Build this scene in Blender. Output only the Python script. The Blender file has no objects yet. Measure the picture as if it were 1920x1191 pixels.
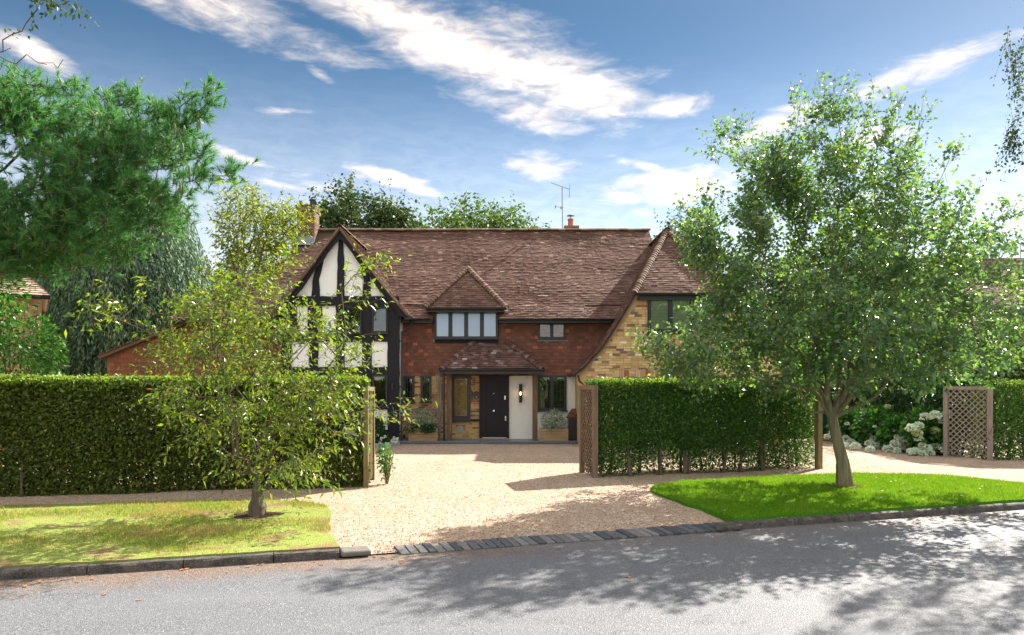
import bpy, math, random
import numpy as np
from mathutils import Vector
rad = math.radians
rng = np.random.default_rng(7)
random.seed(7)
C = bpy.context.scene
COL = C.collection

# ------------------------------------------------------------ camera, sky, sun
F = 1280.0; HZ = 716.0; CH = 2.0           # photo focal length (px), horizon row, eye height (m)
cd = bpy.data.cameras.new('camera'); cam = bpy.data.objects.new('camera', cd); COL.objects.link(cam)
cam.location = (0, 0, CH); cam.rotation_euler = (rad(90), 0, 0)
cd.sensor_width = 36; cd.lens = 24; cd.shift_y = 0.0628; cd.clip_end = 3000; cd.clip_start = 0.1
C.camera = cam
SUN = Vector((0.716*math.cos(rad(40)), 0.70*math.cos(rad(40)), math.sin(rad(40)))).normalized()
sl = bpy.data.lights.new('sun', 'SUN'); sl.energy = 5.0; sl.angle = rad(0.5); sl.color = (1.0, 0.93, 0.82)
so = bpy.data.objects.new('sun', sl); COL.objects.link(so)
so.rotation_euler = SUN.to_track_quat('Z', 'Y').to_euler()
C.view_settings.view_transform = 'Standard'; C.view_settings.look = 'None'
C.view_settings.gamma = 1; C.view_settings.exposure = 1.56
C.cycles.max_bounces = 8; C.cycles.transparent_max_bounces = 8
W = bpy.data.worlds.new('World'); C.world = W; W.use_nodes = True

class NT:
    def __init__(s, nt): s.nt = nt; s.n = nt.nodes; s.l = nt.links
    def add(s, typ, **kw):
        n = s.n.new(typ)
        for k, v in kw.items():
            if k == 'ins':
                for a, b in v.items(): s.put(n.inputs[a], b)
            else: setattr(n, k, v)
        return n
    def put(s, sock, v):
        if isinstance(v, bpy.types.NodeSocket): s.l.new(v, sock)
        elif isinstance(v, bpy.types.Node): s.l.new(v.outputs[0], sock)
        else:
            if hasattr(sock.default_value, '__len__') and len(sock.default_value) == 4 and hasattr(v, '__len__') and len(v) == 3: v = (*v, 1)
            sock.default_value = v
    def math(s, op, a, b=None, c=None, clamp=False):
        n = s.add('ShaderNodeMath', operation=op, use_clamp=clamp); s.put(n.inputs[0], a)
        if b is not None: s.put(n.inputs[1], b)
        if c is not None: s.put(n.inputs[2], c)
        return n.outputs[0]
    def mix(s, f, a, b, mode='MIX'):
        n = s.add('ShaderNodeMix', data_type='RGBA', blend_type=mode)
        s.put(n.inputs[0], f); s.put(n.inputs[6], a); s.put(n.inputs[7], b); return n.outputs[2]
    def noise(s, vec, scale, detail=4, rough=.55, dist=0):
        n = s.add('ShaderNodeTexNoise', ins={'Scale': scale, 'Detail': detail, 'Roughness': rough, 'Distortion': dist})
        if vec is not None: s.put(n.inputs['Vector'], vec)
        return n
    def smooth(s, v, a, b, o0=0., o1=1.):
        n = s.add('ShaderNodeMapRange', interpolation_type='SMOOTHSTEP', ins={0: v, 1: a, 2: b, 3: o0, 4: o1}); return n.outputs[0]
    def ramp(s, f, stops, interp='LINEAR'):
        n = s.add('ShaderNodeValToRGB'); n.color_ramp.interpolation = interp; e = n.color_ramp.elements
        while len(e) < len(stops): e.new(0.5)
        for i, (p, c) in enumerate(stops): e[i].position = p; e[i].color = (*c, 1)
        s.put(n.inputs[0], f); return n.outputs[0]

def build_world():
    t = NT(W.node_tree); t.n.clear()
    sky = t.add('ShaderNodeTexSky', sky_type='NISHITA', sun_disc=False, sun_elevation=rad(40), sun_rotation=rad(45.6),
                air_density=1.0, dust_density=0.3, ozone_density=2.5, altitude=0)
    co = t.add('ShaderNodeTexCoord').outputs['Generated']
    sp = t.add('ShaderNodeSeparateXYZ', ins={0: co})
    az = t.math('ARCTAN2', sp.outputs[0], sp.outputs[1])
    el = t.math('ARCSINE', sp.outputs[2])
    # deepen the blue away from the sun, as a polarised sky
    hsv = t.add('ShaderNodeHueSaturation', ins={'Hue': .492, 'Saturation': 1.16, 'Value': 1.0, 'Color': sky.outputs[0]})
    grad = t.smooth(el, 0.0, 0.50, 1.02, 0.43)
    bc = t.add('ShaderNodeVectorMath', operation='SCALE', ins={0: hsv.outputs[0]}); t.put(bc.inputs['Scale'], grad)
    p = t.add('ShaderNodeCombineXYZ', ins={0: az, 1: el, 2: 0.0}).outputs[0]
    ps = t.add('ShaderNodeMapping', ins={0: p, 3: (1.0, 3.2, 1.0)}); ps.inputs[2].default_value = (0, 0, rad(14))
    n1 = t.noise(ps.outputs[0], 5.0, 9, .62, .4).outputs[0]
    n2 = t.noise(ps.outputs[0], 22.0, 8, .6, .6).outputs[0]
    blobs = [(850,85,350,62,15,1),(1050,145,210,78,22,1),(1265,205,80,30,0,1),(430,18,290,50,8,.62),(1000,215,150,38,15,.6),
             (1010,318,100,34,8,.9),(1200,308,75,15,15,.8),(1270,358,190,50,0,1),(1420,250,140,32,-15,.85),(1760,125,210,36,-8,.9),
             (740,338,140,22,12,.95),(450,295,120,15,12,.8),(600,352,160,25,10,.6),(60,95,95,30,15,.9),(600,140,28,9,20,.6),
             (530,210,66,9,-3,.5),(1650,255,120,40,0,.7),(1600,380,260,50,0,.6),(2300,300,300,60,0,1),(-400,200,300,60,0,1),(540,350,90,14,5,.8)]
    acc = None
    for (x, y, a, b, ang, st) in blobs:
        A = math.atan2(x-960, F); dd = math.hypot(x-960, F); E = math.atan2(HZ-y, dd)
        s_ = F/dd**2*1.0; sx = F/(dd*dd); sy = 1.0/dd*math.cos(E)**2
        m = t.add('ShaderNodeMapping', vector_type='TEXTURE', ins={0: p, 1: (A, E, 0), 2: (0, 0, -rad(ang)), 3: (a*sx*1.15, b*sy*1.25, 1)})
        ln = t.add('ShaderNodeVectorMath', operation='LENGTH', ins={0: m.outputs[0]}).outputs['Value']
        v = t.math('MULTIPLY', t.math('SUBTRACT', 1.0, ln), st)
        acc = v if acc is None else t.math('SMOOTH_MAX', acc, v, 0.12)
    acc = t.math('MAXIMUM', acc, -0.6)
    nz = t.math('ADD', t.math('MULTIPLY', t.math('SUBTRACT', n1, .5), 1.7), t.math('MULTIPLY', t.math('SUBTRACT', n2, .5), .6))
    dens = t.smooth(t.math('ADD', acc, nz), -0.03, 1.12)
    hz = t.smooth(el, 0.02, 0.12)
    dens = t.math('MULTIPLY', dens, hz)
    veil = t.math('MULTIPLY', t.smooth(n1, .42, .75), t.smooth(el, .5, .12, 0, .22))
    dens = t.math('MAXIMUM', dens, veil)
    dens = t.math('MAXIMUM', dens, t.smooth(el, .46, .06, 0, .5))
    # unseen bright cloud added overhead and behind the camera to light the house front
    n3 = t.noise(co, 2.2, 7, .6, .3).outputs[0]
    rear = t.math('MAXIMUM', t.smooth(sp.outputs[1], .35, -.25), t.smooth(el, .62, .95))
    fill_cloud = t.math('MULTIPLY', t.math('MULTIPLY', rear, t.smooth(n3, .30, .55)), t.smooth(el, .03, .2))
    dens = t.math('MAXIMUM', dens, fill_cloud)
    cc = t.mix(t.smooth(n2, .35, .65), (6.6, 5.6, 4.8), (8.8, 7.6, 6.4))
    cc = t.mix(fill_cloud, cc, (7.6, 7.4, 7.2))
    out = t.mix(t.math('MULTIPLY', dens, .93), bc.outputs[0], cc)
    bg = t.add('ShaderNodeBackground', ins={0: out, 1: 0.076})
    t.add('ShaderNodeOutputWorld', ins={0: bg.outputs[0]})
build_world()

# ------------------------------------------------------------ helpers
def P(px, py, D): return ((px-960)*D/F, D, CH-(py-HZ)*D/F)
def G(px, py, z=0.0):
    D = (CH-z)*F/(py-HZ); return ((px-960)*D/F, D, z)

def tag(o, label=None, cat=None, group=None, kind=None):
    if label: o['label'] = label
    if cat: o['category'] = cat
    if group: o['group'] = group
    if kind: o['kind'] = kind
    return o
def empty(name, loc=(0, 0, 0), **kw):
    o = bpy.data.objects.new(name, None); COL.objects.link(o); o.location = loc; o.empty_display_size = .2
    return tag(o, **kw)

class MB:
    """collects geometry; build() links it as one mesh object"""
    def __init__(s): s.v = []; s.f = []; s.nv = 0; s.arr = []
    def raw(s, verts, faces):
        o = s.nv; s.v.extend(verts); s.nv += len(verts)
        s.f.extend([tuple(i+o for i in f) for f in faces])
    def box(s, x0, x1, y0, y1, z0, z1):
        s.raw([(x0,y0,z0),(x1,y0,z0),(x1,y1,z0),(x0,y1,z0),(x0,y0,z1),(x1,y0,z1),(x1,y1,z1),(x0,y1,z1)],
              [(0,3,2,1),(4,5,6,7),(0,1,5,4),(1,2,6,5),(2,3,7,6),(3,0,4,7)])
    def obox(s, c, ux, uy, uz):   # centre + three half vectors
        c = Vector(c); ux, uy, uz = Vector(ux), Vector(uy), Vector(uz); vs = []
        for k in (-1, 1):
            for (i, j) in ((-1,-1),(1,-1),(1,1),(-1,1)): vs.append(tuple(c+ux*i+uy*j+uz*k))
        s.raw(vs, [(0,3,2,1),(4,5,6,7),(0,1,5,4),(1,2,6,5),(2,3,7,6),(3,0,4,7)])
    def bar(s, a, b, w, h, up=(0, 0, 1)):
        a, b = Vector(a), Vector(b); d = (b-a); L = d.length; d.normalize()
        x = d.cross(Vector(up)); x.normalize(); y = x.cross(d)
        s.obox((a+b)/2, d*L/2, x*w/2, y*h/2)
    def tube(s, pts, r, n=8, cap=True):
        pts = [Vector(p) for p in pts]; rs = r if hasattr(r, '__len__') else [r]*len(pts)
        vs = []; fs = []; x = None
        for i, p in enumerate(pts):
            d = (pts[min(i+1, len(pts)-1)]-pts[max(i-1, 0)]).normalized()
            if x is None: x = d.orthogonal().normalized()
            x = (x-d*x.dot(d)).normalized(); y = d.cross(x)
            for k in range(n):
                a = 2*math.pi*k/n; vs.append(tuple(p+(x*math.cos(a)+y*math.sin(a))*rs[i]))
        for i in range(len(pts)-1):
            for k in range(n): fs.append((i*n+k, i*n+(k+1) % n, (i+1)*n+(k+1) % n, (i+1)*n+k))
        if cap: fs.append(tuple(range(n))[::-1]); fs.append(tuple(range((len(pts)-1)*n, len(pts)*n)))
        s.raw(vs, fs)
    def lathe(s, c, prof, n=20):  # prof: (r, z)
        vs = []; fs = []
        for (r, z) in prof:
            for k in range(n): a = 2*math.pi*k/n; vs.append((c[0]+r*math.cos(a), c[1]+r*math.sin(a), c[2]+z))
        for i in range(len(prof)-1):
            for k in range(n): fs.append((i*n+k, i*n+(k+1) % n, (i+1)*n+(k+1) % n, (i+1)*n+k))
        fs.append(tuple(range(n))[::-1]); fs.append(tuple(range((len(prof)-1)*n, len(prof)*n)))
        s.raw(vs, fs)
    def prism(s, pts, y0, y1):    # outline in (x, z), extruded along y
        n = len(pts); ar = sum(pts[i][0]*pts[(i+1) % n][1]-pts[(i+1) % n][0]*pts[i][1] for i in range(n))
        if ar < 0: pts = pts[::-1]
        s.raw([(x, y0, z) for x, z in pts]+[(x, y1, z) for x, z in pts],
              [tuple(range(n)), tuple(range(2*n-1, n-1, -1))]+[(i, i+n, (i+1) % n+n, (i+1) % n) for i in range(n)])
    def sheet(s, pts, z0, z1):    # outline in (x, y), extruded along z
        n = len(pts); ar = sum(pts[i][0]*pts[(i+1) % n][1]-pts[(i+1) % n][0]*pts[i][1] for i in range(n))
        if ar < 0: pts = pts[::-1]
        s.raw([(x, y, z1) for x, y in pts]+[(x, y, z0) for x, y in pts],
              [tuple(range(n)), tuple(range(2*n-1, n-1, -1))]+[(i, i+n, (i+1) % n+n, (i+1) % n) for i in range(n)])
    def np(s, V, Fc): s.arr.append((np.asarray(V, float).reshape(-1, 3), np.asarray(Fc, int)))
    def build(s, name, mat, parent=None, smooth=False, loc=None):
        me = bpy.data.meshes.new(name)
        if s.arr:
            if s.v: raise ValueError
            nv = sum(len(a) for a, _ in s.arr); V = np.concatenate([a for a, _ in s.arr])
            if loc is not None: V = V-np.array(loc)
            off = 0; li = []; ls = []; pos = 0; lt = []
            for a, f in s.arr:
                li.append((f+off).ravel()); k = f.shape[1]; ls.append(np.arange(len(f))*k+pos); lt.append(np.full(len(f), k)); pos += f.size; off += len(a)
            li = np.concatenate(li); ls = np.concatenate(ls)
            me.vertices.add(nv); me.vertices.foreach_set('co', V.astype(np.float32).ravel())
            me.loops.add(len(li)); me.loops.foreach_set('vertex_index', li.astype(np.int32))
            me.polygons.add(len(ls)); me.polygons.foreach_set('loop_start', ls.astype(np.int32))
            me.update(calc_edges=True)
        else:
            v = s.v if loc is None else [(x-loc[0], y-loc[1], z-loc[2]) for x, y, z in s.v]
            me.from_pydata(v, [], s.f); me.update()
        if smooth: me.polygons.foreach_set('use_smooth', np.ones(len(me.polygons), bool))
        me.materials.append(mat)
        o = bpy.data.objects.new(name, me); COL.objects.link(o)
        if parent is not None: o.parent = parent
        elif loc is not None: o.location = loc
        return o

# ------------------------------------------------------------ materials
def newmat(name):
    m = bpy.data.materials.new(name); m.use_nodes = True; t = NT(m.node_tree); t.n.clear(); return m, t
def finish(t, bsdf): t.add('ShaderNodeOutputMaterial', ins={0: bsdf.outputs[0]})
def princ(t, col, rough=.6, spec=.4, metal=0., bump=None, bd=.01, bs=1.0, **kw):
    n = t.add('ShaderNodeBsdfPrincipled', ins={'Base Color': col, 'Roughness': rough, 'Specular IOR Level': spec, 'Metallic': metal})
    if bump is not None:
        b = t.add('ShaderNodeBump', ins={'Height': bump, 'Distance': bd, 'Strength': bs}); t.put(n.inputs['Normal'], b.outputs[0])
    for k, v in kw.items(): t.put(n.inputs[k], v)
    return n
def obj_co(t): return t.add('ShaderNodeTexCoord').outputs['Object']
def rnd(t): return t.add('ShaderNodeNewGeometry').outputs['Random Per Island']
def plain(name, col, rough=.6, spec=.4, metal=0., var=.15, scale=6., bump=.002, fine=60):
    m, t = newmat(name); co = obj_co(t)
    n = t.noise(co, scale, 5).outputs[0]; n2 = t.noise(co, fine, 3).outputs[0]
    k = t.math('ADD', t.math('MULTIPLY', t.math('SUBTRACT', n, .5), var*2), 1.0)
    c = t.add('ShaderNodeVectorMath', operation='SCALE', ins={0: col}); t.put(c.inputs['Scale'], k)
    finish(t, princ(t, c.outputs[0], rough, spec, metal, n2, bump)); return m
def leafmat(name, cols, trans=.4, rough=.42, spec=.5, tmul=(1.5, 1.6, .7)):
    m, t = newmat(name); r = rnd(t); c = t.ramp(r, cols)
    tc = t.add('ShaderNodeVectorMath', operation='MULTIPLY', ins={0: c, 1: tmul}).outputs[0]
    p = princ(t, c, rough, spec); tr = t.add('ShaderNodeBsdfTranslucent', ins={0: tc})
    finish(t, t.add('ShaderNodeMixShader', ins={0: trans, 1: p.outputs[0], 2: tr.outputs[0]})); return m
def grassmat(name, cols, alt, trans, tmul, lo=.45):
    m = leafmat(name, cols, trans, .6, .15, tmul); t = NT(m.node_tree); co = obj_co(t); n = t.noise(co, 1.6, 5, .65).outputs[0]; n2 = t.noise(co, 7, 4, .6).outputs[0]
    f = t.math('MAXIMUM', t.smooth(n, lo, lo+.2, 0, .8), t.smooth(n2, .55, .72, 0, .6))
    r = [x for x in t.n if x.type == 'VALTORGB'][0]; dst = [l.to_socket for l in r.outputs[0].links]; c = t.mix(f, r.outputs[0], alt)
    for d in dst: t.l.new(c, d)
    return m
def islandmat(name, cols, interp='LINEAR', rough=.8, spec=.25, lichen=None, bump=.004, nscale=9., dirt=.35):
    m, t = newmat(name); r = rnd(t); co = obj_co(t); c = t.ramp(r, cols, interp)
    n = t.noise(co, nscale, 6).outputs[0]; big = t.noise(co, .9, 4).outputs[0]; fn = t.noise(co, 55, 4).outputs[0]
    k = t.math('ADD', t.math('MULTIPLY', t.math('SUBTRACT', n, .5), dirt*1.6), t.math('ADD', t.math('MULTIPLY', t.math('SUBTRACT', big, .5), dirt*1.6), 1.0))
    s = t.add('ShaderNodeVectorMath', operation='SCALE', ins={0: c}); t.put(s.inputs['Scale'], k); c = s.outputs[0]
    if lichen:
        l = t.noise(co, lichen[0], 5, .7).outputs[0]; c = t.mix(t.smooth(l, lichen[1], lichen[1]+.08, 0, .8), c, lichen[2])
    finish(t, princ(t, c, rough, spec, 0, fn, bump)); return m
def wood(name, a, b, rough=.8, axis=2, scale=4.):
    m, t = newmat(name); co = obj_co(t); sc = [scale*6]*3; sc[axis] = scale*.5
    mp = t.add('ShaderNodeMapping', ins={0: co, 3: tuple(sc)}); n = t.noise(mp.outputs[0], 1.0, 6, .6, .6).outputs[0]
    g = t.noise(co, 2.2, 4).outputs[0]
    c = t.mix(t.smooth(n, .3, .7), a, b); c = t.mix(t.smooth(g, .45, .7, 0, .4), c, tuple(x*.55 for x in a))
    finish(t, princ(t, c, rough, .25, 0, n, .004)); return m

M = {}
M['roof'] = islandmat('roof_tile', [(0,(.10,.054,.042)),(.4,(.135,.073,.056)),(.85,(.175,.096,.073)),(.975,(.22,.135,.105)),(1,(.34,.26,.22))], lichen=(14,.78,(.33,.30,.25)))
M['ridge'] = islandmat('ridge_tile', [(0,(.12,.07,.05)),(.5,(.18,.11,.08)),(1,(.26,.19,.13))], lichen=(18,.6,(.36,.33,.2)))
M['porch_tile'] = islandmat('porch_tile', [(0,(.08,.045,.04)),(.5,(.13,.07,.06)),(.9,(.18,.10,.085)),(1,(.33,.33,.36))], lichen=(9,.66,(.42,.44,.47)))
M['hung'] = islandmat('hung_tile', [(0,(.13,.062,.047)),(.35,(.16,.072,.052)),(.7,(.19,.082,.057)),(.94,(.225,.09,.06)),(.98,(.36,.12,.065)),(1,(.40,.14,.075))], dirt=.22, bump=.002)
M['brick'] = islandmat('stock_brick', [(0,(.52,.35,.16)),(.2,(.60,.43,.22)),(.4,(.46,.31,.15)),(.55,(.66,.49,.27)),(.70,(.54,.37,.18)),(.80,(.30,.13,.08)),(.84,(.17,.125,.11)),(.90,(.27,.20,.14)),(.94,(.5,.36,.18)),(.97,(.72,.66,.55))], 'CONSTANT', dirt=.25, bump=.003, nscale=20)
M['house_brick'] = islandmat('old_brick', [(0,(.42,.26,.11)),(.25,(.50,.33,.15)),(.45,(.33,.19,.09)),(.6,(.30,.10,.06)),(.72,(.44,.28,.13)),(.80,(.14,.09,.08)),(.86,(.50,.36,.18)),(.96,(.22,.13,.10))], 'CONSTANT', dirt=.3, bump=.003, nscale=20)
M['chim_brick'] = islandmat('chimney_brick', [(0,(.13,.075,.05)),(.4,(.19,.11,.075)),(.7,(.26,.16,.10)),(1,(.10,.065,.05))], dirt=.35)
M['soldier'] = islandmat('soldier_brick', [(0,(.36,.10,.07)),(.35,(.56,.42,.26)),(.6,(.30,.13,.09)),(.8,(.48,.30,.16))], 'CONSTANT', dirt=.2)
M['mortar'] = plain('mortar', (.48,.37,.21), .9, .1, var=.12)
M['mortar_dark'] = plain('dark_mortar', (.10,.07,.055), .9, .1)
M['cream'] = plain('cream_painted_brick', (.84,.82,.76), .6, .3, var=.05, scale=3)
M['white'] = plain('white_render', (.86,.87,.89), .7, .2, var=.04, scale=2, bump=.004, fine=25)
M['timber'] = plain('black_timber', (.019,.018,.024), .7, .2, var=.4, scale=9, bump=.004, fine=30)
M['frame'] = plain('dark_frame', (.018,.020,.027), .4, .5, var=.1)
M['gutter'] = plain('black_gutter', (.014,.014,.018), .3, .5, var=.1)
M['door'] = plain('door_paint', (.020,.014,.020), .5, .25, var=.08)
M['lead'] = plain('lead_flashing', (.22,.24,.28), .5, .4, metal=.3)
M['oak'] = wood('weathered_oak', (.20,.125,.075), (.11,.068,.045))
M['oak_grey'] = wood('grey_oak', (.30,.26,.23), (.15,.12,.105))
M['oakx'] = wood('grey_oak_beam', (.30,.26,.23), (.16,.13,.11), axis=0)
M['planter'] = wood('planter_wood', (.44,.31,.17), (.33,.22,.12), axis=0)
M['post'] = wood('green_post_wood', (.24,.19,.09), (.14,.115,.06))
M['trellis'] = wood('trellis_wood', (.36,.30,.27), (.25,.20,.18))
M['trellis_dark'] = wood('brown_trellis_wood', (.25,.17,.125), (.15,.10,.075))
M['fence'] = wood('fence_boards', (.11,.045,.032), (.06,.028,.022))
M['steel'] = plain('steel', (.7,.7,.72), .25, .5, 1., var=.05)
M['dull'] = plain('dull_metal', (.30,.31,.33), .4, .5, .8, var=.1)
M['slate'] = plain('slate_paving', (.15,.17,.21), .45, .4, var=.25, scale=2)
M['edge'] = plain('stone_edging', (.33,.36,.40), .7, .3, var=.2)
M['terracotta'] = plain('terracotta', (.42,.15,.08), .8, .2)
M['blue'] = plain('blue_plastic', (.01,.06,.42), .4, .5, var=.05)
M['binbody'] = plain('green_plastic', (.012,.06,.055), .45, .5, var=.05)
M['soil'] = plain('soil', (.07,.045,.03), .95, .1, var=.4, scale=12, bump=.02, fine=40)
M['plaque'] = plain('grey_plaque', (.30,.31,.30), .7, .3)
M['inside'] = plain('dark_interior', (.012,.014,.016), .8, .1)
M['slat'] = plain('blind_slat', (.62,.60,.48), .6, .3)
M['sky_curtain'] = plain('sky_tinted_curtain', (.46,.58,.80), .8, .2, var=.06, scale=1.5, bump=0)  # dormer curtain, with the panes' blue sky reflection put into its colour
M['interior_wood'] = plain('blind_wood', (.28,.10,.05), .6, .3)
M['skin_bark'] = wood('grey_bark', (.25,.205,.135), (.115,.10,.06), scale=3)
M['bark'] = wood('brown_bark', (.16,.12,.09), (.07,.052,.04), scale=3)
M['redbark'] = wood('red_bark', (.16,.07,.05), (.07,.035,.028), scale=3)
M['twig'] = plain('twig', (.14,.095,.07), .8, .2)
M['birchbark'] = wood('birch_bark', (.55,.53,.5), (.2,.18,.17), axis=0)
M['petal'] = leafmat('hydrangea_petal', [(0,(.66,.78,.56)),(.5,(.76,.84,.72)),(1,(.80,.86,.80))], .2, .6, .2, (1,1,1))
M['petalgreen'] = leafmat('green_petal', [(0,(.45,.55,.2)),(1,(.6,.66,.35))], .2, .6, .2, (1,1,1))
M['litter'] = islandmat('dry_leaf', [(0,(.22,.10,.05)),(.5,(.30,.14,.06)),(1,(.40,.26,.12))], bump=0)
M['chip'] = islandmat('pale_chip', [(0,(.5,.42,.36)),(1,(.7,.66,.62))], bump=0)
M['lamp_glow'], _t = newmat('bulb_glow'); finish(_t, _t.add('ShaderNodeEmission', ins={0: (1, .45, .12), 1: 9.0}))
def glass(name, tint=(1, 1, 1), fl=.10):
    m, t = newmat(name); fr = t.add('ShaderNodeFresnel', ins={0: 1.55}).outputs[0]
    f = t.math('ADD', t.math('MULTIPLY', fr, 1.6), fl, clamp=True)
    g = t.add('ShaderNodeBsdfGlossy', ins={0: (1, 1, 1), 1: .015}); tr = t.add('ShaderNodeBsdfTransparent', ins={0: tint})
    n = t.noise(obj_co(t), 1.1, 2).outputs[0]; b = t.add('ShaderNodeBump', ins={'Height': n, 'Distance': .01}); t.put(g.inputs['Normal'], b.outputs[0])
    finish(t, t.add('ShaderNodeMixShader', ins={0: f, 1: tr.outputs[0], 2: g.outputs[0]})); return m
M['glass'] = glass('window_glass', fl=.03)
M['glass_green'] = glass('dark_window_glass', (.75, .85, .75), .05)
# leaves
M['hedge'] = leafmat('hedge_leaf', [(0,(.028,.075,.022)),(.5,(.06,.14,.035)),(.85,(.11,.22,.045)),(1,(.20,.30,.06))], .33, .5, .3)
M['hedge_warm'] = leafmat('hedge_leaf_warm', [(0,(.05,.07,.018)),(.5,(.092,.125,.026)),(.85,(.15,.195,.034)),(1,(.25,.28,.05))], .33, .5, .3)
M['cherry'] = leafmat('cherry_leaf', [(0,(.05,.12,.028)),(.4,(.11,.19,.03)),(.8,(.22,.29,.035)),(.985,(.28,.32,.045)),(1,(.34,.15,.05))], .42, .34, .5, (1.6,1.6,.35))
M['whitebeam'] = leafmat('broad_leaf', [(0,(.06,.125,.08)),(.45,(.10,.19,.11)),(.8,(.15,.255,.09)),(.992,(.21,.31,.07)),(1,(.38,.24,.04))], .5, .30, .8, (1.5,1.6,.55))
M['maple'] = leafmat('yellow_green_leaf', [(0,(.08,.15,.02)),(.5,(.16,.24,.025)),(.985,(.30,.34,.035)),(1,(.34,.15,.04))], .5, .42, .4, (1.6,1.5,.5))
M['needle'] = leafmat('pine_needle', [(0,(.04,.135,.06)),(.5,(.085,.235,.09)),(1,(.20,.38,.12))], .42, .45, .4, (1.2,1.4,.8))
M['lit_shoots'] = leafmat('lit_shoot_leaf', [(0,(.10,.18,.025)),(.5,(.19,.30,.04)),(1,(.36,.44,.08))], .4, .4, .5)  # young shoots; the sunlit hedge top is put into this brighter green
M['cedar'] = leafmat('weeping_needle', [(0,(.045,.11,.075)),(.5,(.10,.19,.12)),(.9,(.19,.29,.16)),(1,(.32,.30,.16))], .22, .55, .3, (1.2,1.3,.8))
M['oakleaf'] = leafmat('oak_leaf', [(0,(.018,.045,.014)),(.6,(.04,.08,.02)),(1,(.11,.14,.03))], .3, .5, .35)
M['backleaf'] = leafmat('far_leaf', [(0,(.04,.085,.016)),(.6,(.08,.15,.025)),(1,(.15,.22,.04))], .35, .5, .35)
M['laurel'] = leafmat('laurel_leaf', [(0,(.03,.11,.02)),(.6,(.06,.20,.03)),(1,(.14,.32,.05))], .35, .32, .5)
M['silver'] = leafmat('silver_leaf', [(0,(.12,.18,.12)),(.6,(.26,.34,.25)),(1,(.45,.52,.42))], .2, .6, .2)
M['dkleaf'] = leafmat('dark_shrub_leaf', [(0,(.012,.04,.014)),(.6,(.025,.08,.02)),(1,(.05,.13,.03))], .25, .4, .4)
M['hydleaf'] = leafmat('hydrangea_leaf', [(0,(.02,.08,.02)),(.6,(.04,.14,.025)),(1,(.10,.26,.03))], .3, .45, .35)
M['birch'] = leafmat('birch_leaf', [(0,(.03,.06,.03)),(1,(.07,.11,.05))], .35, .45, .4)
M['grass'] = grassmat('lawn_grass', [(0,(.06,.18,.008)),(.5,(.12,.27,.012)),(1,(.25,.38,.02))], (.20,.32,.03), .42, (1.5,1.3,.5))
M['drygrass'] = grassmat('dry_grass', [(0,(.10,.22,.025)),(.4,(.19,.32,.04)),(.75,(.33,.38,.08)),(1,(.55,.48,.20))], (.40,.33,.13), .35, (1.3,1.2,.6), .42)

def mat_gravel():
    m, t = newmat('gravel'); co = obj_co(t)
    v = t.add('ShaderNodeTexVoronoi', ins={'Scale': 55., 'Vector': co}); v2 = t.add('ShaderNodeTexVoronoi', ins={'Scale': 24., 'Vector': co})
    s1 = t.add('ShaderNodeSeparateColor', ins={0: v.outputs['Color']}).outputs[0]; s2 = t.add('ShaderNodeSeparateColor', ins={0: v2.outputs['Color']}).outputs[1]
    c = t.ramp(s1, [(0,(.19,.12,.09)),(.25,(.37,.255,.19)),(.6,(.51,.37,.28)),(.85,(.62,.49,.40)),(1,(.82,.76,.70))])
    c2 = t.ramp(s2, [(0,(.30,.20,.13)),(.5,(.50,.37,.26)),(1,(.70,.58,.46))])
    c = t.mix(.35, c, c2)
    big = t.noise(co, .8, 6, .6).outputs[0]; mid = t.noise(co, 5, 5).outputs[0]
    c = t.mix(t.smooth(big, .35, .7, 0, .5), c, (.42, .29, .19))
    tk = t.add('ShaderNodeMapping', ins={0: co, 3: (2.3, .22, 1)}); tk.inputs[2].default_value = (0, 0, .12)
    tn = t.noise(tk.outputs[0], 1.0, 5, .6, .3).outputs[0]; c = t.mix(t.smooth(tn, .52, .68, 0, .4), c, (.33, .23, .16))
    c = t.mix(t.smooth(mid, .55, .8, 0, .35), c, (.30, .20, .14))
    h = t.math('ADD', t.math('MULTIPLY', v.outputs['Distance'], -1.), t.math('MULTIPLY', mid, 1.5))
    finish(t, princ(t, c, .85, .2, 0, h, .02)); return m
M['gravel'] = mat_gravel()
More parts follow.
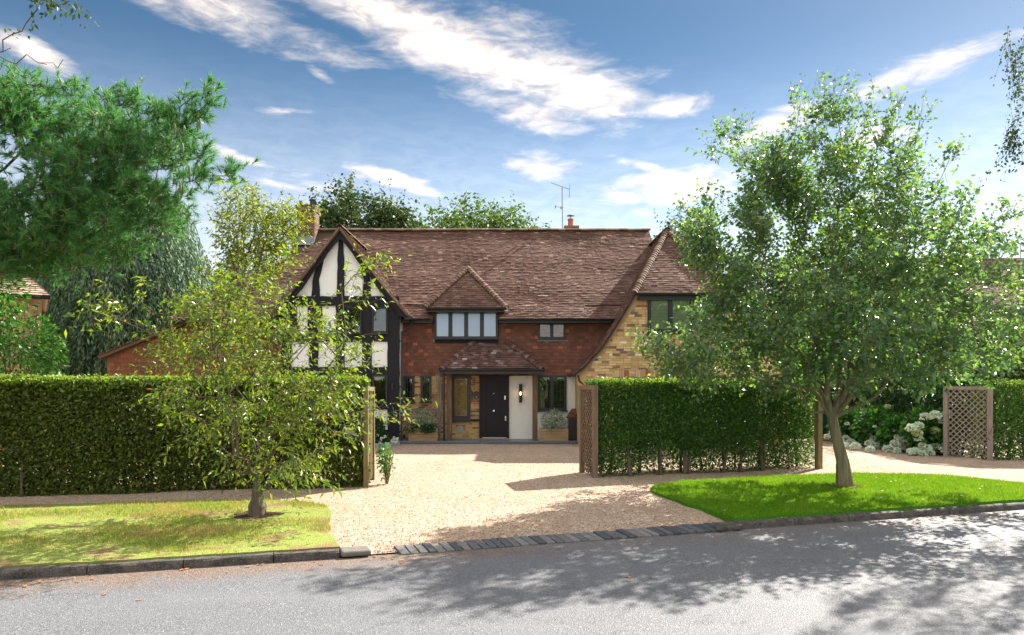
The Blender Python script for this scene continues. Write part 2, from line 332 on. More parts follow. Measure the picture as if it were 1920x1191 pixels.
def mat_road():
    m, t = newmat('asphalt'); co = obj_co(t)
    v = t.add('ShaderNodeTexVoronoi', ins={'Scale': 110., 'Vector': co})
    s1 = t.add('ShaderNodeSeparateColor', ins={0: v.outputs['Color']}).outputs[0]
    c = t.ramp(s1, [(0,(.08,.084,.098)),(.5,(.128,.133,.150)),(.88,(.17,.174,.19)),(1,(.32,.32,.33))])
    n = t.noise(co, 1.3, 6, .6).outputs[0]; c = t.mix(t.smooth(n, .35, .7, 0, .4), c, (.142, .147, .162))
    s = t.add('ShaderNodeSeparateXYZ', ins={0: co})
    d = t.math('SUBTRACT', t.math('ADD', t.math('MULTIPLY', s.outputs[0], .29), 8.72), s.outputs[1])   # metres from the kerb line
    dn = t.noise(co, 2.5, 7, .7).outputs[0]
    k = t.math('MULTIPLY', t.smooth(t.math('ADD', d, t.math('MULTIPLY', dn, -1.3)), -.55, .15, 1, 0), t.smooth(s.outputs[0], -.8, .8, .85, .35))
    c = t.mix(k, c, t.ramp(s1, [(0,(.07,.045,.035)),(.6,(.17,.115,.085)),(1,(.30,.22,.16))]))
    dist = t.add('ShaderNodeMapping', ins={0: co, 3: (.16, 2.0, 1)}); dist.inputs[2].default_value = (0, 0, -.28)
    tr = t.noise(dist.outputs[0], 1.0, 4).outputs[0]; c = t.mix(t.smooth(tr, .45, .75, 0, .25), c, (.21, .213, .225))
    crk = t.add('ShaderNodeTexVoronoi', feature='DISTANCE_TO_EDGE', ins={'Scale': .45, 'Vector': t.math('ADD', 0, 0)})
    t.put(crk.inputs['Vector'], t.add('ShaderNodeVectorMath', operation='ADD', ins={0: co, 1: t.noise(co, 2.2, 6).outputs[1]}).outputs[0])
    c = t.mix(t.smooth(crk.outputs[0], 0, .006, .6, 0), c, (.05, .05, .05))
    finish(t, princ(t, c, .62, .35, 0, v.outputs['Distance'], .005)); return m
M['road'] = mat_road()
def mat_lawn(name, a, b, dirt, lo):
    m, t = newmat(name); co = obj_co(t); n = t.noise(co, 1.4, 6, .65).outputs[0]; f = t.noise(co, 60, 4).outputs[0]
    c = t.mix(t.smooth(f, .3, .7), a, b); c = t.mix(t.smooth(n, lo, lo+.12), c, dirt)
    finish(t, princ(t, c, .95, .05, 0, f, .02)); return m
M['lawn'] = mat_lawn('lawn_ground', (.035,.13,.01), (.09,.26,.015), (.06,.18,.01), .8)
M['drylawn'] = mat_lawn('dry_lawn_ground', (.15,.22,.045), (.32,.34,.10), (.24,.16,.09), .50)
M['field'] = mat_lawn('field_ground', (.04,.10,.02), (.09,.18,.03), (.08,.1,.03), .6)
def mat_kerb():
    m, t = newmat('kerb_stone'); co = obj_co(t); n = t.noise(co, 6, 6, .65).outputs[0]; f = t.noise(co, 90, 3).outputs[0]
    c = t.mix(t.smooth(n, .35, .65), (.03, .025, .022), (.095, .084, .074)); c = t.mix(t.smooth(f, .45, .7, 0, .5), c, (.25, .235, .22))
    finish(t, princ(t, c, .8, .3, 0, f, .006)); return m
M['kerb'] = mat_kerb()
M['sett'] = islandmat('granite_sett', [(0,(.06,.063,.072)),(.5,(.11,.112,.125)),(1,(.20,.195,.19))], bump=.006, nscale=25)
# ------------------------------------------------------------ tiles and bricks (each tile/brick is an island of its surface's mesh)
def clip_poly(poly, clip):
    """Sutherland-Hodgman, clip convex and counter-clockwise"""
    out = poly
    for i in range(len(clip)):
        ax, ay = clip[i]; bx, by = clip[(i+1) % len(clip)]; ex, ey = bx-ax, by-ay
        inp = out; out = []
        if not inp: return []
        pd = [ex*(y-ay)-ey*(x-ax) for x, y in inp]
        for j in range(len(inp)):
            d0, d1 = pd[j-1], pd[j]
            if (d0 >= 0) != (d1 >= 0):
                k = d0/(d0-d1); a, b = inp[j-1], inp[j]; out.append((a[0]+(b[0]-a[0])*k, a[1]+(b[1]-a[1])*k))
            if d1 >= 0: out.append(inp[j])
    return out
def frame_of(poly, hint):
    pts = [Vector(p) for p in poly]; n = Vector((0, 0, 0))
    for i in range(len(pts)): n += pts[i].cross(pts[(i+1) % len(pts)])
    n.normalize()
    if n.dot(Vector(hint)) < 0: n = -n
    v = Vector((0, 0, 1)); v = (v-n*v.dot(n)).normalized(); u = v.cross(n)
    o = min(pts, key=lambda p: (p).dot(v)); uv = [((p-o).dot(u), (p-o).dot(v)) for p in pts]
    ar = sum(uv[i][0]*uv[(i+1) % len(uv)][1]-uv[(i+1) % len(uv)][0]*uv[i][1] for i in range(len(uv)))
    if ar < 0: uv = uv[::-1]
    return o, u, v, n, uv
def tiles(mb, poly, course=.1, w=.165, th=.015, lift=.035, hint=(0, -1, .6), rag=.006, sag=.012, v0off=0., gap=.004, base=.0):
    o, u, v, n, uv = frame_of(poly, hint)
    us = [a for a, b in uv]; vs = [b for a, b in uv]; u0, u1, v0, v1 = min(us), max(us), min(vs), max(vs)
    rows = int((v1-v0)/course)+2
    for r in range(rows):
        vb = v0+v0off+r*course; x = u0-w*(.5 if r % 2 else 0)-random.random()*.03
        while x < u1:
            ww = w*random.uniform(.94, 1.06); dv = random.uniform(-rag, rag); l = lift*.62*random.uniform(.75, 1.3)
            sg = sag*(math.sin(x*1.1+.7*r*.12)+.6*math.sin(x*2.7+1.3)+.5*math.sin(r*.31+x*.4))
            top = vb+course*1.35
            q = clip_poly([(x+gap/2, vb+dv), (x+ww-gap/2, vb+dv+random.uniform(-.003, .003)), (x+ww-gap/2, top), (x+gap/2, top)], uv)
            x += ww
            if len(q) < 3: continue
            T = []; B = []
            for (a, b) in q:
                h = base+l*(1-(b-vb-dv)/(course*1.35))+.004+sg
                c = o+u*a+v*b; T.append(tuple(c+n*h)); B.append(tuple(c+n*(h-th)))
            k = len(q); mb.raw(T+B, [tuple(range(k))]+[(i, i+k, (i+1) % k+k, (i+1) % k) for i in range(k)])
def slab(mb, poly, hint, t=.05, off=-.02):
    n = frame_of(poly, hint)[3]; k = len(poly); pts = [Vector(p) for p in poly]; nn = Vector((0, 0, 0))
    for i in range(k): nn += pts[i].cross(pts[(i+1) % k])
    if nn.dot(n) < 0: pts = pts[::-1]
    mb.raw([tuple(p+n*off) for p in pts]+[tuple(p+n*(off-t)) for p in pts],
           [tuple(range(k)), tuple(range(2*k-1, k-1, -1))]+[(i, i+k, (i+1) % k+k, (i+1) % k) for i in range(k)])
def ridge(mb, a, b, r=.11, step=.3, up=(0, 0, 1), flare=1.0, arc=150, lap=.02):
    """half-round ridge or bonnet tiles from a to b; flare > 1 opens each tile towards a"""
    a, b = Vector(a), Vector(b); d = b-a; L = d.length; d.normalize(); upv = Vector(up); upv = (upv-d*upv.dot(d)).normalized(); s = d.cross(upv)
    n = max(1, int(L/step)); st = L/n
    for i in range(n):
        vs = []
        jz = random.uniform(-.006, .006)
        for (q, rr) in ((0, r*flare), (1, r)):
            c = a+d*(st*(i+q)+(lap if q else -lap))+upv*jz
            for k in range(8):
                an = rad(-arc/2+arc*k/7); vs.append(tuple(c+(s*math.sin(an)+upv*math.cos(an))*rr-upv*rr*.45))
        c0 = len(vs)
        for (q, rr) in ((0, r*flare-.015), (1, r-.015)):
            c = a+d*(st*(i+q)+(lap if q else -lap))+upv*jz
            for k in range(8):
                an = rad(-arc/2+arc*k/7); vs.append(tuple(c+(s*math.sin(an)+upv*math.cos(an))*rr-upv*rr*.45))
        f = [(k, k+1, 8+k+1, 8+k) for k in range(7)]+[(c0+k, c0+8+k, c0+9+k, c0+k+1) for k in range(7)]+[(k, c0+k, c0+k+1, k+1) for k in range(7)]+[(8+k, 9+k, c0+9+k, c0+8+k) for k in range(7)]
        mb.raw(vs, f)
def bricks(mb, outline, Y, holes=(), bw=.215, bh=.065, j=.010, depth=.012, axis='x', hdr=False):
    """stretcher/header courses in the plane y = Y facing the camera; outline convex in (x, z), counter-clockwise"""
    zs = [z for x, z in outline]; xs = [x for x, z in outline]; z = min(zs); r = 0
    ar = sum(outline[i][0]*outline[(i+1) % len(outline)][1]-outline[(i+1) % len(outline)][0]*outline[i][1] for i in range(len(outline)))
    if ar < 0: outline = outline[::-1]
    while z < max(zs):
        x = min(xs)-(bw+j)*(.5 if r % 2 else 0)
        while x < max(xs):
            w = bw
            if random.random() < .18: w = (bw-j)/2
            seg = [(x, x+w)]
            for (hx0, hx1, hz0, hz1) in holes:
                if z+bh > hz0 and z < hz1:
                    ns = []
                    for (a, b) in seg:
                        if b <= hx0 or a >= hx1: ns.append((a, b)); continue
                        if a < hx0-.02: ns.append((a, hx0-.005))
                        if b > hx1+.02: ns.append((hx1+.005, b))
                    seg = ns
            for (a, b) in seg:
                q = clip_poly([(a, z), (b, z), (b, z+bh), (a, z+bh)], outline)
                if len(q) < 3: continue
                d = depth*random.uniform(.6, 1.4); k = len(q)
                mb.raw([(p[0], Y-d, p[1]) for p in q]+[(p[0], Y+.01, p[1]) for p in q], [tuple(range(k))]+[(i, i+k, (i+1) % k+k, (i+1) % k) for i in range(k)])
            x += w+j
        z += bh+j; r += 1

# ------------------------------------------------------------ foliage
def nrm(a): return a/np.maximum(np.linalg.norm(a, axis=-1, keepdims=True), 1e-9)
def leaves(mb, p, size=.1, asp=.5, d=None, droop=.3, up=.6, r=rng, fold=.25, sv=.3):
    n = len(p)
    if d is None: d = r.normal(size=(n, 3))
    d = nrm(d+r.normal(size=(n, 3))*.35+np.array([0, 0, -droop])); nn = nrm(r.normal(size=(n, 3))*.7+np.array([0, 0, up]))
    s = nrm(np.cross(d, nn)); nn = np.cross(s, d); L = size*(1+sv*r.normal(size=(n, 1))).clip(.45, 1.7); wd = L*asp*.5
    b = p; m = p+d*L*.45; t = p+d*L-np.array([0, 0, 1])*L*.12
    V = np.stack([b, m-s*wd+nn*wd*fold, t, m+s*wd+nn*wd*fold], 1).reshape(-1, 3)
    i = np.arange(n)[:, None]*4; mb.np(V, np.concatenate([i+[0, 1, 2], i+[0, 2, 3]], 0))
def segs(mb, a, b, ra, rb, n=5):
    """many tapered limbs at once"""
    d = nrm(b-a); x = nrm(np.cross(d, np.array([.31, .17, .93]))); y = np.cross(d, x); k = 2*np.pi*np.arange(n)/n
    c, s = np.cos(k)[None, :, None], np.sin(k)[None, :, None]; o = x[:, None]*c+y[:, None]*s
    V = np.concatenate([a[:, None]+o*ra[:, None, None], (b+d*rb[:, None]*.4)[:, None]+o*rb[:, None, None]], 1).reshape(-1, 3)
    j = np.arange(n); q = np.stack([j, (j+1) % n, (j+1) % n+n, j+n], 1)
    mb.np(V, (np.arange(len(a))[:, None, None]*2*n+q[None]).reshape(-1, 4))
def skeleton(trunk, targets, pen=.5, step=.35, wob=.05, tip=.006, ex=2.3, rmax=None, r=rng):
    """grow limbs from a trunk polyline to every target; returns node arrays: position, parent, radius"""
    pos = [np.array(trunk[0], float)]; par = [-1]; pl = [0.]
    for q in trunk[1:]:
        q = np.array(q, float); a = pos[-1]; L = np.linalg.norm(q-a); k = max(1, int(L/.3)); i0 = len(pos)-1
        for j in range(1, k+1): pos.append(a+(q-a)*j/k); par.append(len(pos)-2); pl.append(pl[-1]+L/k*.6)
    ntr = len(pos); t0 = int(ntr*.55) if len(trunk) > 2 else ntr-1
    base = np.array(trunk[-1]); T = sorted([np.array(q, float) for q in targets], key=lambda q: np.linalg.norm(q-base))
    PA = np.zeros((ntr+len(T)*30, 3)); PL = np.zeros(len(PA)); PA[:ntr] = pos; PL[:ntr] = pl; par = list(par); n = ntr; ends = []
    for q in T:
        dd = q-PA[t0:n]; ds = np.linalg.norm(dd, axis=1)
        c = ds+pen*PL[t0:n]+.45*np.maximum(0, -dd[:, 2])
        i = int(np.argmin(c))+t0; L = ds[i-t0]; k = min(28, max(1, int(L/step))); a = PA[i].copy(); last = i
        bow = np.array([0, 0, -.08*L])+r.normal(size=3)*.04*L
        for j in range(1, k+1):
            f = j/k; PA[n] = a+(q-a)*f+bow*math.sin(math.pi*f)+(r.normal(size=3)*wob*(j < k)); PL[n] = PL[last]+L/k; par.append(last); last = n; n += 1
        ends.append(last)
    PA = PA[:n]; par = np.array(par); area = np.zeros(n); child = np.zeros(n, bool)
    for i in range(n-1, 0, -1):
        if area[i] == 0: area[i] = tip**ex
        area[par[i]] += area[i]
    rr = area**(1/ex)
    if rmax: rr = np.minimum(rr, rmax)
    return PA, par, rr, np.array(ends), ntr
def limbs(mb, sk, n=6, skip=0):
    PA, par, rr = sk[:3]; i = np.arange(max(1, skip), len(PA)); a = PA[par[i]]; b = PA[i]
    r0 = np.minimum(rr[par[i]], rr[i]*1.35); segs(mb, a, b, r0, rr[i], n)
def volume(prof, n, cy, yk=.85, seed=1, hole=.0, hs=1.2, edge=.35, ymin=None, ymax=None):
    """random points in a crown given by (z, xmin, xmax) rows; shell-biased, with gaps"""
    r = np.random.default_rng(seed); prof = sorted(prof); zs = np.array([p[0] for p in prof]); x0 = np.array([p[1] for p in prof]); x1 = np.array([p[2] for p in prof])
    out = []; tot = 0; ph = r.uniform(0, 6.28, (6, 1)); kv = r.normal(size=(6, 3))*hs
    wz = np.interp(np.linspace(zs[0], zs[-1], 200), zs, x1-x0)**1.6; cw = np.cumsum(wz)/wz.sum()
    while tot < n:
        m = n*3; z = zs[0]+(zs[-1]-zs[0])*np.interp(r.random(m), np.r_[0, cw], np.linspace(0, 1, 201)); a = np.interp(z, zs, x0); b = np.interp(z, zs, x1)
        th = r.random(m)*2*np.pi; q = r.random(m)**edge; hw = (b-a)/2
        x = (a+b)/2+np.cos(th)*q*hw; y = cy+np.sin(th)*q*hw*yk; p = np.stack([x, y, z], 1)
        f = np.sin(kv@p.T+ph).sum(0)/6; ok = f > hole-.45 if hole else np.ones(m, bool)
        if ymin is not None: ok &= y > ymin
        if ymax is not None: ok &= y < ymax
        out.append(p[ok]); tot += ok.sum()
    return np.concatenate(out)[:n]
def twigs_and_leaves(lm, tm, S, D, length, per, size, asp, r, droop=.3, up=.6, tr=.004, curve=-.15, jit=.02):
    n = len(S); L = length*(1+.35*r.normal(size=(n, 1))).clip(.4, 1.8); D = nrm(D); E = S+D*L+np.array([0, 0, curve])*L
    mid = (S+E)/2+np.array([0, 0, -curve*.35])*L
    if tm is not None:
        t = np.full(n, tr); segs(tm, S, mid, t, t*.8, 3); segs(tm, mid, E, t*.8, t*.4, 3)
    f = np.linspace(.12, 1, per)[None, :, None]; p = S[:, None]*(1-f)**2+2*mid[:, None]*f*(1-f)+E[:, None]*f**2
    side = nrm(np.cross(D, r.normal(size=(n, 3))))[:, None]*np.where(np.arange(per) % 2, 1, -1)[None, :, None]
    dd = (D[:, None]*.6+side).reshape(-1, 3); leaves(lm, (p+r.normal(size=p.shape)*jit).reshape(-1, 3), size, asp, dd, droop, up, r)
def broad_tree(name, trunk, prof, cy, leafm, barkm, ntarget, ntwig, per, size, asp, seed, twl=.35, yk=.85, pen=.45, tip=.006, rtrunk=None, droop=.3, up=.6, curve=-.1, hole=.12, outb=.8, upb=.35, ex=2.3, tmat=None, extra=None, edge=.45, flt=None, rmax=None, spread=.12, **kw):
    r = np.random.default_rng(seed); root = empty(name, tuple(trunk[0]), **kw); lo = tuple(trunk[0])
    T = volume(prof, ntarget, cy, yk, seed, hole, edge=edge)
    if flt is not None: T = T[flt(T)]
    if extra is not None: T = np.concatenate([T, np.array(extra)])
    sk = skeleton(trunk, T, pen=pen, tip=tip, ex=ex, r=r, rmax=rmax); PA, par, rr, ends, ntr = sk
    tm = MB()
    if rtrunk is not None:
        PAt = PA[:ntr]; k = np.linspace(0, 1, ntr); rt = np.interp(k, np.linspace(0, 1, len(rtrunk)), rtrunk)
        rr = np.maximum(rr, 0); rr[:ntr] = rt; segs(tm, PAt[:-1], PAt[1:], rt[:-1], rt[1:], 12); limbs(tm, (PA, par, rr), 6, ntr)
    else: limbs(tm, sk)
    # twigs start on thin nodes
    thin = np.where(rr < tip*3.2)[0]; thin = thin[thin >= ntr]; pick = thin[r.integers(0, len(thin), ntwig)]
    S = PA[pick]+r.normal(size=(ntwig, 3))*spread; cen = np.array([PA[ends, 0].mean(), PA[ends, 1].mean(), PA[ends, 2].mean()])
    br = PA[pick]-PA[par[pick]]; D = nrm(br)*.6+nrm(S-cen)*outb+np.array([0, 0, upb])+r.normal(size=(ntwig, 3))*.55
    lm = MB(); twm = MB(); twigs_and_leaves(lm, twm, S, D, twl, per, size, asp, r, droop, up, curve=curve)
    if flt is not None: pass
    tm.build('trunk', barkm, root, True, loc=lo); twm.build('branch', tmat or barkm, root, loc=lo); lm.build('crown', leafm, root, loc=lo)
    return root
def clump(c, rad3, n, size, asp, r, shell=.5, up=.5, droop=.1, zmin=None):
    p = nrm(r.normal(size=(n, 3))); q = r.random((n, 1))**shell; pts = np.array(c)+p*q*np.array(rad3)
    if zmin is not None: pts[:, 2] = np.maximum(pts[:, 2], zmin+r.random(n)*.05)
    return pts, p
# ------------------------------------------------------------ the setting: ground, road, gravel, lawns
def S(name, mb, mat, smooth=False): return tag(mb.build(name, mat, None, smooth), kind='structure')
kerbline = [(-60,-8.2),(-30,.2),(-12,5.35),(-5.44,7.22),(-2.04,8.12),(.5,8.9),(3.36,9.74),(8.46,11.26),(16,13.55),(32,18.4),(60,27)]
def ky(x): return float(np.interp(x, [a for a, b in kerbline], [b for a, b in kerbline]))
g = MB(); g.raw([(-1500,-300,-.12),(1500,-300,-.12),(1500,2500,-.12),(-1500,2500,-.12)], [(0,1,2,3)]); S('ground', g, M['field'])
g = MB(); xs = [a for a, b in kerbline]
g.raw([(x, y+.02, -.10) for x, y in kerbline]+[(x, y-9.0, -.10) for x, y in kerbline], [(i, i+len(xs), i+1+len(xs), i+1) for i in range(len(xs)-1)]); S('road', g, M['road'])
# gravel forecourt with gentle unevenness, dropping to the road at the setts
def gravel():
    g = MB(); X = np.linspace(-40, 40, 321); V = []; K = 60
    for x in X:
        y0 = ky(x)+.09; ys = y0+(36-y0)*np.linspace(0, 1, K)**1.5
        for y in ys:
            drop = 0.0
            if -2.3 < x < 3.5:
                drop = -.085*max(0, 1-(y-y0)/.9)
            V.append((x, y, drop+.012*math.sin(x*1.7+y*.6)*math.sin(y*1.3) -.004+(-.03 if y < y0+.05 and not -2.3 < x < 3.5 else 0)))
    F_ = [(i*K+j, (i+1)*K+j, (i+1)*K+j+1, i*K+j+1) for i in range(len(X)-1) for j in range(K-1)]
    g.raw(V, F_); S('driveway', g, M['gravel'], True)
gravel()
gr = np.random.default_rng(50)
# loose stones standing proud of the forecourt
n = 26000; px = gr.uniform(-8, 9, n); t = gr.random(n)**2.2; y0 = np.interp(px, [a for a, b in kerbline], [b for a, b in kerbline])
py = y0+.12+t*9
dr = np.where((px > -2.3) & (px < 3.5), -.085*np.clip(1-(py-y0-.09)/.9, 0, 1), 0)+.012*np.sin(px*1.7+py*.6)*np.sin(py*1.3)
s = gr.uniform(.005, .014, n)[:, None]; c = np.stack([px, py, dr+.002], 1)
o_ = np.array([[1,0,0],[0,1,0],[-1,0,0],[0,-1,0],[0,0,.7],[0,0,-.5]]); jj = gr.uniform(.6, 1.3, (n, 6, 1)); V = (c[:, None]+o_[None]*s[:, None]*jj).reshape(-1, 3)
Fi = np.array([[0,1,4],[1,2,4],[2,3,4],[3,0,4],[1,0,5],[2,1,5],[3,2,5],[0,3,5]]); g = MB(); g.np(V, (np.arange(n)[:, None, None]*6+Fi[None]).reshape(-1, 3))
M['stone'] = islandmat('loose_stone', [(0,(.20,.13,.10)),(.4,(.42,.30,.21)),(.8,(.58,.46,.35)),(1,(.8,.74,.66))], bump=0)
tag(g.build('loose_stones', M['stone']), 'loose pale stones lying on the gravel driveway', 'gravel', kind='stuff')

Lpoly = [(-26,1.6),(-12,5.45),(-5.44,7.32),(-2.05,8.2),(-2.42,9.0),(-2.72,10.2),(-2.95,10.9),(-3.4,11.3),(-4.4,11.5),(-8.2,10.95),(-14,9.7),(-26,6.7)]
Rpoly = [(3.22,9.82),(3.0,10.5),(2.65,11.65),(2.5,12.4),(2.72,12.95),(3.4,13.5),(5.6,14.25),(7.4,14.65),(9.1,14.4),(9.9,13.2),(12.5,12.62),(12.4,12.5),(8.46,11.36),(3.36,9.84)]
def smoothpoly(p, k=6, jit=.03, seed=1):
    r = random.Random(seed); out = []
    for i in range(len(p)):
        a, b = p[i], p[(i+1) % len(p)]; L = math.hypot(b[0]-a[0], b[1]-a[1]); m = max(1, int(L/.25))
        for j in range(m): out.append((a[0]+(b[0]-a[0])*j/m+r.uniform(-jit, jit), a[1]+(b[1]-a[1])*j/m+r.uniform(-jit, jit)*.6))
    return out
def inside(poly, x, y):
    c = np.zeros(len(x), bool); n = len(poly)
    for i in range(n):
        (x1, y1), (x2, y2) = poly[i], poly[(i+1) % n]; k = ((y1 > y) != (y2 > y)) & (x < (x2-x1)*(y-y1)/((y2-y1) or 1e-9)+x1); c ^= k
    return c
def lawn(name, poly, mat, top):
    sp = smoothpoly(poly); g = MB(); g.sheet(sp, -.05, top); S(name, g, mat)
lawn('lawn_dry', Lpoly, M['drylawn'], .022); lawn('lawn_green', Rpoly, M['lawn'], .045)
def blades(name, poly, n, h, w, mat, z, seed, label, patch=None):
    r = np.random.default_rng(seed); xs = [p[0] for p in poly]; ys = [p[1] for p in poly]
    x = r.uniform(max(-9.5, min(xs)), max(xs), n*3); y = r.uniform(max(4.5, min(ys)), max(ys), n*3); k = inside(poly, x, y)
    if patch is not None: k &= patch(x, y, r)
    x, y = x[k][:n], y[k][:n]; n = len(x); x = x+r.normal(size=n)*.02; y = y+r.normal(size=n)*.02; p = np.stack([x, y, np.full(n, z)], 1); a = r.random(n)*6.28; s = np.stack([np.cos(a), np.sin(a), 0*a], 1)*w/2
    hh = h*(1+.4*r.normal(size=(n, 1))).clip(.3, 2); lean = r.normal(size=(n, 3))*.45*hh; lean[:, 2] = hh[:, 0]
    V = np.stack([p-s, p+s, p+lean], 1).reshape(-1, 3); g = MB(); g.np(V, np.arange(n*3).reshape(-1, 3))
    return tag(g.build(name, mat), label, 'grass', kind='stuff')
def soilpatch(x, y, r):
    f = np.sin(x*1.9+y*1.1)+np.sin(y*3.1-x*.9+1.3)+.8*np.sin(x*4.1+2.)*np.sin(y*5.3); d = y-np.interp(x, [a for a, b in kerbline], [b for a, b in kerbline])
    return (f+r.normal(size=len(x))*.55 > -.12) & ((d > .32) | (x > -3.4) | (r.random(len(x)) < .12))
blades('grass', Lpoly, 62000, .038, .008, M['drygrass'], .02, 3, 'patchy straw and lime grass on the left verge', soilpatch)
blades('grass', Rpoly, 90000, .034, .008, M['grass'], .042, 4, 'short bright green grass of the right verge')

# kerbs: separate stones butted end to end
def kerb(x0, x1, label):
    root = empty('kerb', (x0, ky(x0), 0), label=label, cat='kerb'); x = x0; mbs = []
    while x < x1-.05:
        xe = min(x+.93, x1); a = Vector((x+.006, ky(x), 0)); b = Vector((xe-.006, ky(xe), 0)); d = (b-a).normalized(); nrm_ = Vector((-d.y, d.x, 0)); g = MB()
        pr = [(-.005,-.14),(.0,.0-.03),(.012,-.008),(.035,.0),(.13,.004),(.13,-.14)]; n_ = len(pr); vs = []; K = 7
        for k in range(K):
            for (w_, z_) in pr:
                q = a+(b-a)*k/(K-1)+nrm_*(w_+random.uniform(-.004, .004)); vs.append((q.x-x0, q.y-ky(x0), z_+random.uniform(-.004, .004)))
        fs = [(k*n_+i, (k+1)*n_+i, (k+1)*n_+(i+1) % n_, k*n_+(i+1) % n_) for k in range(K-1) for i in range(n_)]
        fs += [tuple(range(n_)), tuple(range((K-1)*n_, K*n_))[::-1]]; g.raw(vs, fs); g.build('kerbstone', M['kerb'], root); x = xe
    return root
kerb(-13, -2.05, 'dark worn kerb in front of the dry left verge'); kerb(3.2, 14, 'dark worn kerb in front of the bright green verge')
# end stone of the left kerb
g = MB(); g.obox((-1.90, 8.26, -.05), (.17,.05,0), (-.05,.13,0), (0,0,.035)); o = g.build('kerbstone', plain('worn_kerb_end', (.15,.14,.125), .85, .2, var=.4, scale=14)); bm_ = o.modifiers.new('b', 'BEVEL'); bm_.width = .03; bm_.segments = 3
tag(o, 'pale rounded kerb end stone beside the driveway mouth', 'kerb stone')
g = MB(); g.obox((3.02, 9.68, -.05), (.2,.06,0), (-.04,.12,0), (0,0,.04)); o = g.build('kerbstone', M['kerb']); bm_ = o.modifiers.new('b', 'BEVEL'); bm_.width = .03; bm_.segments = 3
tag(o, 'dark dropped kerb end stone at the tip of the green verge', 'kerb stone')
# row of granite setts across the driveway mouth (one paved strip)
g = MB(); x = -1.42
while x < 2.95:
    w_ = random.uniform(.095, .125); a = rad(16+random.uniform(-3, 3)); c = Vector((x+w_/2, ky(x+w_/2)+.10, -.088+random.uniform(-.006, .006)+.01*max(0, x-1)))
    ux = Vector((math.cos(a), math.sin(a), 0)); uy = Vector((-math.sin(a)-.18, math.cos(a), .10)); g_l = random.uniform(.14, .165)
    vs = []
    for (zz, k) in ((-.04, 1), (.018, 1), (.026, .9)):
        for (i, j) in ((-1,-1),(1,-1),(1,1),(-1,1)): vs.append(tuple(c+ux*i*k*(w_/2-.006)+uy*j*k*g_l+Vector((0, 0, zz))))
    g.raw(vs, [(8,9,10,11)]+[(l*4+i, l*4+(i+1) % 4, l*4+4+(i+1) % 4, l*4+4+i) for l in range(2) for i in range(4)]); x += w_*.985
S('path_setts', g, M['sett'])
# paved step in front of the house and stone edging of the flower bed
g = MB()
for i in range(9):
    x0 = -3.62+i*.645; g.box(x0+.004, x0+.641, 21.9, 22.97, .05, .082+.0015*(i % 2))
g.box(-3.62, 2.18, 21.93, 22.96, -.02, .05); S('paving', g, M['slate'])
# ------------------------------------------------------------ the cottage
def X_(px, D): return (px-960)*D/F
def Z_(py, D): return CH-(py-HZ)*D/F
YM = 22.9; YG = 22.1; YW = 21.0
H = empty('cottage', (-1, 22.9, 0), label='brick and tile-hung cottage with a black and white gable and a steep brown tiled roof', cat='house')
H_loc = Vector(H.location)
def hp(mb, name, mat, parent=None, smooth=False, label=None):
    par = parent or H; wl = Vector(par['wl']) if 'wl' in par else H_loc
    o = mb.build(name, mat, par, smooth); o.location = -wl if parent is None else (0, 0, 0)
    if label: o['label'] = label
    return o
EZ, EY, SL = 4.06, 22.4, .872             # main eaves height, eaves line, slope
RY = 26.8; RZ = EZ+(RY-EY)*SL
def RP(x, t): return (x, EY+t, EZ+SL*t)    # point on the main front slope
# --- walls
w = MB()
w.box(-9.0, 5.2, YM, 29.5, -.05, 4.05); hp(w, 'wall', M['mortar_dark'])
# tile hanging of the main wall
th = MB(); b0 = 2.2
zt = 4.06
tiles(th, [(-3.72, YM-.02, b0), (2.9, YM-.02, b0), (4.3, YM-.02, zt), (-3.72, YM-.02, zt)], .112, .165, .014, .034, hint=(0, -1, 0), rag=.003, sag=0)
tile_hang = hp(th, 'wall_tiles', M['hung'], label='red-brown tile hanging')
# old brickwork of the ground floor left of the door
bw_ = MB(); bricks(bw_, [(-3.7, .08), (-.98, .08), (-.98, 2.22), (-3.7, 2.22)], YM, holes=[(X_(757,YM), X_(777,YM), Z_(753,YM), 2.3), (X_(789,YM), X_(809,YM), Z_(753,YM), 2.3), (X_(846,YM), X_(882,YM), Z_(789,YM), 2.3)], bh=.058, j=.011)
hp(bw_, 'brickwork', M['house_brick'], label='mixed buff, red and blackened bricks')
pl = MB(); pl.box(-3.7, -1.0, YM-.004, YM+.05, .08, 2.21); hp(pl, 'wall', M['mortar'])
# cream painted brick right of the door
pb = MB(); hole = (X_(1008,YM), X_(1062,YM), Z_(771,YM), 2.3)
bricks(pb, [(-.1, .08), (2.3, .08), (2.3, 2.21), (-.1, 2.21)], YM, holes=[hole], bh=.066, j=.008, depth=.008); pb.box(-.12, 2.3, YM-.003, YM+.05, .08, 2.2)
hp(pb, 'painted_brickwork', M['cream'], label='cream painted brickwork')
# left tile-hung side outshot with white render below
lp = [(-13.55, 2.2), (-7.0, 2.2), (-7.0, 4.1), (-10.5, 4.1), (-13.55, 2.86)]
w = MB(); w.prism([(-13.5, -.05), (-7.0, -.05), (-7.0, 4.08), (-10.5, 4.08), (-13.5, 2.84)], YM, 29); hp(w, 'wall', M['white'])
th = MB(); tiles(th, [(a, YM-.02, b) for a, b in lp], .15, .23, .014, .034, hint=(0, -1, 0), rag=.003, sag=0); hp(th, 'wall_tiles', M['hung'])
